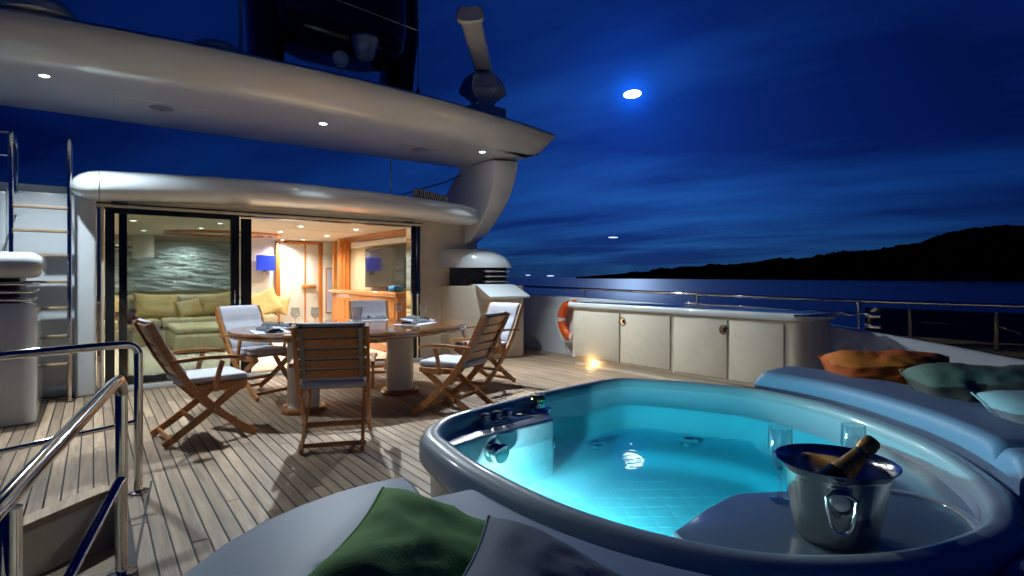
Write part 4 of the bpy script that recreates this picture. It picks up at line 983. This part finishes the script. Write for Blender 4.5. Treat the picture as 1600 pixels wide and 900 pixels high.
# ------------------------------------------------------------------ table settings
def placemat(x, y, rz, label):
    m = MB(); m.box(-0.23, 0.23, -0.16, 0.16, 0, 0.005, 0.002, 1); o = m.build('placemat', 'mat', smooth=False); o.location = (x, y, TZ + 0.001); o.rotation_euler = (0, 0, rz)
    tag(o, label, 'placemat', 'grey placemats on the table'); return o
def napkin(x, y, rz, seed, label):
    m = MB(); rows_ = []
    n1, n2 = 26, 12
    for j in range(n2 + 1):
        row = []
        for i_ in range(n1 + 1):
            u = i_ / n1 - .5; v = j / n2 - .5
            pinch = 0.45 + 0.55 * min(1, abs(u) * 3.2)
            z = 0.012 + 0.028 * (1 - (2 * v) ** 2) * (0.6 + 0.8 * abs(u)) + 0.012 * noise.noise(Vector((u * 9 + seed, v * 7, seed))) * (1 - abs(2 * v) ** 3)
            row.append((u * 0.40, v * 0.17 * pinch, max(0.004, z) if abs(v) < .499 else 0.003))
        rows_.append(row)
    m.loft(rows_, closed=False)
    m.loft([[(p[0], p[1], 0.002) for p in rows_[0]], [(p[0], p[1], 0.002) for p in rows_[-1]]], closed=False)
    o = m.build('napkin', 'napkin', ang=70); o.location = (x, y, TZ + 0.006); o.rotation_euler = (0, 0, rz); tag(o, label, 'napkin', 'charcoal napkins on the placemats')
    m = MB(); m.lathe([(0.026, -0.016), (0.028, 0), (0.026, 0.016)], 18, (0, 0, 0), Matrix.Translation((0, 0, 0.022)) @ Matrix.Rotation(R(90), 4, 'Y'), cap0=False, cap1=False); m.build('napkin_ring', 'chrome', o)
PM = [(1.62, 6.30, -1.2, 'near the left chair facing outward'), (2.95, 5.75, 0.55, 'at the right, nearest the hot tub chair'), (2.75, 6.62, -0.3, 'on the far side before the far chair'),
      (1.92, 5.42, -0.3, 'hidden behind the back of the near chair'), (3.25, 6.28, 1.4, 'at the right end of the table'), (1.38, 5.75, 1.5, 'at the left end of the table')]
for k, (x, y, rz, lab) in enumerate(PM):
    placemat(x, y, rz, 'grey woven placemat ' + lab); napkin(x, y + 0.01, rz + 0.1, k * 3.1, 'folded charcoal napkin on the placemat ' + lab)
def wineglass(x, y, label, h=0.20, r=0.042, z=None, flute=False, group='wine glasses on the table'):
    t = thing('wine_glass' if not flute else 'champagne_flute', label, 'glass', (x, y, (TZ + 0.001) if z is None else z), 0, group)
    if not flute: bowl = [(0.006, h * .45), (r * .55, h * .50), (r * .92, h * .60), (r, h * .72), (r * .86, h), (r * .84, h), (r * .97, h * .72), (r * .89, h * .61), (r * .5, h * .515), (0.002, h * .47)]
    else: bowl = [(0.005, h * .42), (r * .55, h * .47), (r * .85, h * .58), (r, h * .75), (r * .96, h), (r * .93, h), (r * .96, h * .75), (r * .8, h * .59), (r * .45, h * .48), (0.002, h * .45)]
    m = MB(); m.lathe(bowl, 28); m.build('bowl', 'glass', t, ang=70)
    m = MB(); m.lathe([(r * .86, 0), (r * .86, 0.003), (0.008, 0.008), (0.0045, 0.03), (0.0045, h * .40), (0.007, h * .45)], 24); m.build('stem', 'glass', t, ang=70)
    return t
wineglass(1.72, 6.12, 'left of two stemmed wine glasses beside the near chair', 0.21, 0.045); wineglass(1.90, 6.02, 'right of two stemmed wine glasses beside the near chair', 0.21, 0.045)
wineglass(3.02, 6.35, 'stemmed wine glass at the right before the door jamb', 0.21, 0.043); wineglass(3.20, 6.05, 'stemmed wine glass furthest right on the table', 0.21, 0.043)
cv = thing('crystal_vase', 'cut crystal vase in the middle of the table', 'vase', (2.33, 5.95, TZ + 0.001))
m = MB(); rings = []
for k in range(13):
    z_ = 0.20 * k / 12; r_ = 0.045 + 0.02 * (k / 12) ** 2
    rings.append([(r_ * (1.06 if (j + k) % 2 else 0.92) * math.cos(2 * math.pi * j / 16), r_ * (1.06 if (j + k) % 2 else 0.92) * math.sin(2 * math.pi * j / 16), z_) for j in range(16)])
m.loft(rings, True, True, False); m.build('facets', clear('cut_crystal', (0.80, 0.84, 0.90), 0.05, 1.6, base=0.25), cv, smooth=False)
m = MB(); m.lathe([(0.04, 0.0), (0.04, 0.008)], 16); m.build('foot', 'glass', cv)

# ------------------------------------------------------------------ hot tub
TUBZ = 0.80
tub_pts = [(0.805, 1.47), (0.83, 1.58), (0.90, 1.68), (1.02, 1.765), (1.25, 1.825), (1.55, 1.88), (1.85, 1.915), (2.00, 1.925), (2.11, 1.90), (2.20, 1.80), (2.33, 1.55), (2.40, 1.31), (2.33, 0.97), (2.08, 0.59), (1.78, 0.36), (1.53, 0.275), (1.33, 0.285), (1.12, 0.355), (0.94, 0.49), (0.83, 0.68), (0.775, 0.91), (0.77, 1.19), (0.785, 1.35)]
TN = 180
outl = resample(catmull([(*p, 0) for p in tub_pts], 10), TN)
def tub_ring(d, z):
    C_ = Vector((1.55, 1.10, 0)); o_ = []
    for k, p in enumerate(outl):
        t = (outl[(k + 1) % TN] - outl[(k - 1) % TN]).normalized(); nn = Vector((t.y, -t.x, 0))   # inward (outline is clockwise)
        if (C_ - p).dot(nn) < 0: nn = -nn
        q = p + nn * min(d, 0.10)
        if d > 0.10: q = C_ + (q - C_) * (1 - (d - 0.10) / 0.80)
        o_.append(Vector((q.x, q.y, z)))
    return o_
tub = thing('hot_tub', 'large hot tub glowing turquoise with broad blue grey rim', 'hot tub', (1.55, 1.10, 0))
m = MB(); m.loft([tub_ring(0.035, 0.0), tub_ring(0.03, 0.69), tub_ring(0.04, 0.71)], True); DP(m.build('skirt', 'gelcream', tub), tub)
m = MB(); m.loft([tub_ring(0.04, 0.70), tub_ring(0.005, 0.705), tub_ring(-0.006, 0.725), tub_ring(-0.006, 0.765), tub_ring(0.004, 0.788), tub_ring(0.022, 0.80), tub_ring(0.045, 0.803), tub_ring(0.060, 0.797), tub_ring(0.070, 0.782), tub_ring(0.074, 0.765)], True); DP(m.build('rim', pbr('rim_acrylic', (0.44, 0.54, 0.58), 0.40, coat=0.3, var=0.04, vscale=2), tub, ang=60), tub)
WZ = 0.68
m = MB(); m.loft([tub_ring(0.072, 0.77), tub_ring(0.085, 0.70), tub_ring(0.095, 0.64), tub_ring(0.105, 0.585), tub_ring(0.125, 0.560), tub_ring(0.20, 0.548), tub_ring(0.27, 0.535), tub_ring(0.30, 0.525), tub_ring(0.32, 0.505), tub_ring(0.345, 0.482), tub_ring(0.37, 0.474), tub_ring(0.42, 0.471), tub_ring(0.70, 0.47), tub_ring(0.88, 0.47)], True, False, True); DP(m.build('basin', 'tub', tub, ang=60), tub)
m = MB(); m.loft([tub_ring(0.88, 0.38), tub_ring(0.30, 0.38), tub_ring(0.06, 0.54), tub_ring(0.080, WZ - 0.03), tub_ring(0.080, WZ), tub_ring(0.35, WZ), tub_ring(0.6, WZ), tub_ring(0.88, WZ)], True, True, True); wo = DP(m.build('water', 'water', tub), tub)
# control ledge in the far left corner
blk = [(0.86, 1.50), (0.93, 1.545), (1.05, 1.575), (1.41, 1.615), (1.43, 1.63), (1.545, 1.83), (1.3, 1.80), (1.05, 1.745), (0.92, 1.65)]
m = MB(); m.prism(blk, 0.30, 0.755, 0.012, 3); led = DP(m.build('control_ledge', pbr('ledge_acrylic', (0.55, 0.62, 0.66), 0.3, coat=0.5, var=0.05, vscale=4, rvar=0.06), tub), tub)
ax = Vector((0.48, 0.055, 0)).normalized(); ay = Vector((-ax.y, ax.x, 0))
def on_ledge(a, b, z=0.0): p = Vector((1.0, 1.60, 0.756)) + ax * a + ay * b; return Vector((p.x, p.y, p.z + z))
cp = thing('tub_controls', 'chrome control strip with three knobs on the tub ledge', 'controls', on_ledge(0.25, 0.08), math.atan2(ax.y, ax.x))
m = MB(); m.box(-0.12, 0.13, -0.035, 0.035, -0.001, 0.006, 0.003, 2); m.build('plate', 'bucket', cp)
for k in range(3):
    m = MB(); m.lathe([(0.024, 0.006), (0.024, 0.012), (0.016, 0.014), (0.019, 0.036), (0.013, 0.041)], 18, (-0.08 + 0.055 * k, 0, 0)); m.build('knob', 'chrome', cp)
m = MB(); m.lathe([(0.014, 0.006), (0.012, 0.011)], 16, (0.09, 0, 0)); m.build('button', 'black', cp)
tapo = thing('tub_spout', 'chrome water spout with brass collar on the tub ledge', 'spout', on_ledge(0.475, 0.105))
m = MB(); m.lathe([(0.055, 0), (0.053, 0.008), (0.03, 0.012)], 24); m.build('flange', 'chrome', tapo)
m = MB(); m.lathe([(0.028, 0.01), (0.028, 0.03), (0.024, 0.034), (0.024, 0.04)], 24); m.build('body', 'chrome', tapo)
m = MB(); m.lathe([(0.030, 0.038), (0.031, 0.046), (0.026, 0.050), (0.031, 0.056), (0.029, 0.064), (0.01, 0.066)], 24); m.build('collar', 'brass', tapo)
m = MB(); m.lathe([(0.02, 0.002), (0.02, 0.006), (0.012, 0.008)], 18, (-0.055, 0.02, 0)); m.build('cap', 'chrome', tapo)
# suction / diverter on the ledge front
fn = Vector((ax.y, -ax.x, 0))
vloc = Vector((1.105, 1.582, 0.700))
qv = Matrix.Translation(vloc) @ fn.to_track_quat('Z', 'Y').to_matrix().to_4x4()
m = MB(); m.lathe([(0.040, -0.002), (0.040, 0.006), (0.026, 0.010), (0.026, 0.028), (0.033, 0.030), (0.033, 0.052), (0.027, 0.056)], 26, mat=qv); DP(m.build('diverter_knob', 'chrome', tub), tub)
# underwater lamp in the basin wall below the left rim
lloc = Vector((0.872, 1.36, 0.620)); lfn = Vector((0.78, -0.30, -0.62)).normalized(); ql = Matrix.Translation(lloc) @ lfn.to_track_quat('Z', 'Y').to_matrix().to_4x4()
m = MB(); m.lathe([(0.034, -0.002), (0.034, 0.008), (0.028, 0.010)], 26, mat=ql, cap1=False); lr_ = DP(m.build('lamp_ring', 'chrome', tub), tub)
m = MB(); m.lathe([(0.028, 0.009), (0.02, 0.012)], 26, mat=ql); lens = DP(m.build('lamp_lens', 'tublight', tub), tub)
lamp('tub_lamp', 'AREA', lloc + lfn * 0.022, 40, (0.75, 0.96, 1.0), None, 0.05, None, 1.0, lloc + Vector((0.78, -0.30, -0.62)))
# end-face jet and bench jets, floor pads
m = MB(); m.lathe([(0.028, 0), (0.028, 0.006), (0.016, 0.008)], 18, mat=Matrix.Translation((1.462, 1.675, 0.64)) @ Vector((0.86, -0.5, 0)).to_track_quat('Z', 'Y').to_matrix().to_4x4()); DP(m.build('jet', 'chrome', tub), tub)
for jx, jy in ((1.78, 1.745), (2.15, 1.53), (2.15, 1.0)):
    m = MB(); m.lathe([(0.042, 0.545), (0.042, 0.564), (0.030, 0.568), (0.026, 0.562), (0.006, 0.566)], 24, (jx, jy, 0)); DP(m.build('jet', 'chrome', tub), tub)
m0 = None
ga_ = R(-35); cg, sg = math.cos(ga_), math.sin(ga_)
for i_ in range(-7, 8):
    for j in range(-7, 8):
        px, py = i_ * 0.082, j * 0.082
        X_, Y_ = 1.50 + px * cg - py * sg, 1.12 + px * sg + py * cg
        if ((X_ - 1.5) / 0.50) ** 2 + ((Y_ - 1.15) / 0.46) ** 2 > 1.0: continue
        if m0 is None:
            m = MB(); m.box(-0.034, 0.034, -0.034, 0.034, 0, 0.0010, 0.0005, 1); o = m.build('floor_pad', 'tub', tub); m0 = o.data
        else:
            o = bpy.data.objects.new('floor_pad', m0); COL.objects.link(o); o.parent = tub
        o.location = (X_ - 1.55, Y_ - 1.10, 0.4705); o.rotation_euler = (0, 0, ga_)
# bucket shelf along the near right rim
def ring_between(a, b, d):
    rg = tub_ring(d, 0); ia = min(range(TN), key=lambda k: (rg[k] - Vector((*a, 0))).length); ib = min(range(TN), key=lambda k: (rg[k] - Vector((*b, 0))).length)
    o_ = []; k = ia
    while k != ib: o_.append((rg[k].x, rg[k].y)); k = (k + 1) % TN
    return o_ + [(rg[ib].x, rg[ib].y)]
arc = ring_between((2.25, 0.85), (0.95, 0.62), 0.068)
SHZ = 0.735
m = MB(); m.prism([(1.03, 0.775), (1.20, 0.805), (1.33, 0.815), (1.37, 0.80), (1.49, 0.73), (1.62, 0.69), (1.85, 0.72), (2.1, 0.82)][::1] + arc, 0.40, SHZ, 0.012, 3); DP(m.build('shelf', pbr('shelf_acrylic', (0.26, 0.36, 0.40), 0.17, coat=0.6, var=0.05, vscale=3, rvar=0.04), tub), tub)
rr = []
for k in range(41):
    a = R(-75 + 160 * k / 40); c_ = Vector((1.44 + 0.26 * math.cos(a), 0.50 + 0.16 * math.sin(a), SHZ - 0.002)); rr.append(c_)
m = MB(); m.tube(rr, 0.012, 10, flat=0.7); DP(m.build('shelf_ridge', 'tub', tub), tub)

# ------------------------------------------------------------------ pads around the tub
def band(a, b, d0, d1, n=70):
    rg = outl; ia = min(range(TN), key=lambda k: (rg[k] - Vector((*a, 0))).length); ib = min(range(TN), key=lambda k: (rg[k] - Vector((*b, 0))).length)
    ks = []; k = ia
    while k != ib: ks.append(k); k = (k + 1) % TN
    ks.append(ib); C_ = Vector((1.55, 1.1, 0)); inn, ou = [], []
    for k in ks:
        p = rg[k]; t = (rg[(k + 1) % TN] - rg[(k - 1) % TN]).normalized(); nn = Vector((t.y, -t.x, 0))
        if (C_ - p).dot(nn) > 0: nn = -nn
        inn.append(p + nn * d0); ou.append(p + nn * d1)
    return inn, ou
def pad(name, label, a, b, d0, d1, z0, z1, r=0.03, mat='pad', reverse=True):
    """rounded strip pad following the tub outline between points a and b"""
    inn, ou = band(b, a, d0, d1) if reverse else band(a, b, d0, d1)
    rings_ = []; n = len(inn)
    for k in range(n):
        e = min(1.0, min(k, n - 1 - k) / 2.0); s_ = r * (1 - math.sqrt(max(0, 1 - (1 - e) ** 2)))
        i_, o_ = inn[k], ou[k]; d = (o_ - i_).normalized(); i2, o2 = i_ + d * 0, o_
        row = []
        for (q, z) in ((i2, z0), (i2, z1 - r - s_)): row.append(Vector((q.x, q.y, z)))
        for t_ in range(1, 5):
            a_ = math.pi / 2 * t_ / 4; q = i2 + d * (r - r * math.cos(a_)); row.append(Vector((q.x, q.y, z1 - r + r * math.sin(a_) - s_)))
        q = i2.lerp(o2, 0.5); row.append(Vector((q.x, q.y, z1 + 0.004 - s_)))
        for t_ in range(4, 0, -1):
            a_ = math.pi / 2 * t_ / 4; q = o2 - d * (r - r * math.cos(a_)); row.append(Vector((q.x, q.y, z1 - r + r * math.sin(a_) - s_)))
        for (q, z) in ((o2, z1 - r - s_), (o2, z0)): row.append(Vector((q.x, q.y, z)))
        rings_.append(row)
    mm = MB(); mm.loft(rings_, True, True, True)
    return tag(mm.build(name, mat, ang=50), label, 'sun pad', 'blue vinyl pads around the hot tub')
pad('sun_pad', 'long blue vinyl pad along the near side of the hot tub', (0.77, 1.19), (1.27, 0.30), 0.008, 0.30, 0.50, 0.785)
pad('sun_pad', 'blue vinyl pad at the near right corner of the hot tub', (1.30, 0.29), (1.70, 0.33), 0.008, 0.30, 0.50, 0.785)
pad('sun_pad', 'raised blue vinyl pad along the hot tub before the orange cushion', (1.86, 0.41), (2.395, 1.36), 0.008, 0.32, 0.55, 0.875, 0.04)
pad('sun_pad', 'raised blue vinyl pad at the right edge behind the ice bucket', (1.72, 0.34), (1.85, 0.40), 0.008, 0.32, 0.55, 0.875, 0.03)
low = [(-0.02, 0.55), (0.0, 1.05), (0.05, 1.23), (0.14, 1.36), (0.24, 1.46), (0.34, 1.53), (0.45, 1.58), (0.56, 1.61), (0.66, 1.62), (0.74, 1.615), (0.79, 1.60), (0.785, 1.52), (0.755, 1.40), (0.745, 1.215), (0.40, 1.195), (0.37, 1.0), (0.37, 0.55)]
low = [(x_ * 0.919, y_ * 0.919) for x_, y_ in low]
m = MB(); m.prism(low, 0.55, 0.73, 0.03, 4); tag(m.build('sun_pad', 'pad', ang=50), 'lower curved blue vinyl pad in the near left beside the green cushion', 'sun pad', 'blue vinyl pads around the hot tub')
m = MB(); m.prism([(x_ + (0.5 - x_) * 0.06, y_ + (0.9 - y_) * 0.05) for x_, y_ in low], 0.0, 0.55, 0)
tag(m.build('seat_base', 'gelcream'), 'cream moulded seat base under the low curved pad', 'seat base')
inn, ou = band((2.40, 1.31), (0.77, 1.19), 0.0, 0.28)
m = MB(); m.loft([[p + Vector((0, 0, 0.02)) for p in inn], [p + Vector((0, 0, 0.50)) for p in inn], [p + Vector((0, 0, 0.50)) for p in ou], [p + Vector((0, 0, 0.02)) for p in ou]], False, wrap=True)
tag(m.build('pad_plinth', 'gelcream'), 'cream moulded plinth carrying the pads around the hot tub', 'plinth')
rs = thing('rear_bench', 'low bench behind the raised pad holding the scatter cushions', 'bench', (2.9, 0.7, 0))
m = MB(); m.prism([(2.52, 1.35), (3.3, 1.3), (3.3, -0.6), (2.0, -0.6), (2.15, 0.2), (2.42, 0.62), (2.66, 1.0)], 0.0, 0.62, 0.02); DP(m.build('base', 'gelcream', rs), rs)
m = MB(); m.prism([(2.74, 1.25), (3.28, 1.2), (3.28, -0.55), (2.1, -0.55), (2.22, 0.16), (2.5, 0.58), (2.72, 1.0)], 0.62, 0.74, 0.03); DP(m.build('seat_pad', 'pad', rs), rs)
G = 'scatter cushions around the tub'
pillow('scatter_cushion', 'green', 'green velvet cushion on the low pad in the near foreground', 0.46, 0.46, 0.17, (0.49, 0.82, 0.757), (R(22), R(0), R(45)), 21, G, 0.010)
pillow('scatter_cushion', 'slate', 'slate grey cushion at the bottom edge beside the green one', 0.36, 0.36, 0.14, (0.545, 0.60, 0.785), (R(25), R(0), R(40)), 22, G)
pillow('scatter_cushion', 'orange', 'bright orange satin cushion on the right', 0.50, 0.40, 0.20, (2.72, 0.93, 0.845), (R(28), R(-3), R(-62)), 23, G, 0.015)
pillow('scatter_cushion', 'sage', 'dark sage satin cushion leaning on the orange one', 0.50, 0.42, 0.20, (2.53, 0.53, 0.845), (R(28), R(-3), R(-60)), 24, G, 0.014)
pillow('scatter_cushion', 'palecyan', 'pale aqua cushion at the right picture edge', 0.36, 0.36, 0.12, (2.24, 0.30, 0.865), (R(22), R(-2), R(-55)), 25, G)

# ------------------------------------------------------------------ ice bucket, bottle, flutes
BX, BY = 1.29, 0.545
bu = thing('ice_bucket', 'polished steel ice bucket with ring handle on the tub shelf', 'ice bucket', (BX, BY, SHZ + 0.001))
m = MB(); m.lathe([(k_[0] * 0.88, k_[1] * 0.88) for k_ in [(0.080, 0.0), (0.088, 0.004), (0.094, 0.02), (0.118, 0.165), (0.120, 0.172), (0.135, 0.186), (0.137, 0.189), (0.134, 0.190), (0.117, 0.176), (0.114, 0.165), (0.090, 0.022), (0.02, 0.016)]], 56); m.build('shell', 'bucket', bu, ang=50)
va = math.atan2(-BY, -BX) + 0.10
hd = Vector((math.cos(va), math.sin(va), 0)); hs = Vector((-hd.y, hd.x, 0))
m = MB(); m.lathe([(0.026, -0.008), (0.026, 0.004), (0.016, 0.012)], 20, mat=Matrix.Translation(hd * 0.098 + Vector((0, 0, 0.112))) @ hd.to_track_quat('Z', 'Y').to_matrix().to_4x4()); m.build('handle_boss', 'bucket', bu)
m = MB(); rr = [hd * 0.114 + hs * (0.026 * s_) + Vector((0, 0, z_ * 0.88)) for s_, z_ in ((1, 0.138), (0.95, 0.115), (0.7, 0.075), (0.35, 0.062), (-0.35, 0.062), (-0.7, 0.075), (-0.95, 0.115), (-1, 0.138), (-0.5, 0.148), (0.5, 0.148))]
m.tube(rr + [rr[0]], 0.0042, 8, cap=False); m.build('ring_handle', 'bucket', bu)
bo = thing('champagne_bottle', 'champagne bottle with gold foil neck leaning in the ice bucket', 'bottle', (BX, BY, SHZ + 0.02))
tl = (Vector((math.cos(YAW), -math.sin(YAW), 0)) * 1.05 + Vector((0, 0, 1)) + Vector((0.02, 0.03, 0))).normalized()
mt_ = Matrix.Translation(Vector((-0.066, 0.043, 0.034))) @ tl.to_track_quat('Z', 'Y').to_matrix().to_4x4() @ Matrix.Scale(0.88, 4)
m = MB(); m.lathe([(0.030, 0.050), (0.040, 0.056), (0.040, 0.08), (0.037, 0.11), (0.029, 0.145)], 28, mat=mt_); m.build('glass_body', 'bottle', bo, ang=60)
m = MB(); m.lathe([(0.030, 0.142), (0.025, 0.165), (0.020, 0.195), (0.0185, 0.21)], 28, mat=mt_); m.build('neck_foil', 'gold', bo)
m = MB(); m.lathe([(0.0195, 0.208), (0.0195, 0.216)], 28, mat=mt_); m.build('neck_band', pbr('teal_band', (0.05, 0.25, 0.22), 0.4, var=0.1), bo)
m = MB(); m.lathe([(0.0185, 0.215), (0.0205, 0.222), (0.0215, 0.24), (0.020, 0.252), (0.017, 0.256)], 28, mat=mt_); m.build('cork_foil', 'gold', bo)
m = MB(); m.lathe([(0.0175, 0.2555), (0.016, 0.258)], 24, mat=mt_); m.build('cork_cap', 'bottle', bo)
wineglass(1.385, 0.715, 'empty champagne flute standing left of the ice bucket', 0.185, 0.029, SHZ + 0.001, True, 'champagne flutes on the shelf')
wineglass(1.56, 0.615, 'champagne flute half hidden behind the ice bucket', 0.185, 0.029, SHZ + 0.001, True, 'champagne flutes on the shelf')
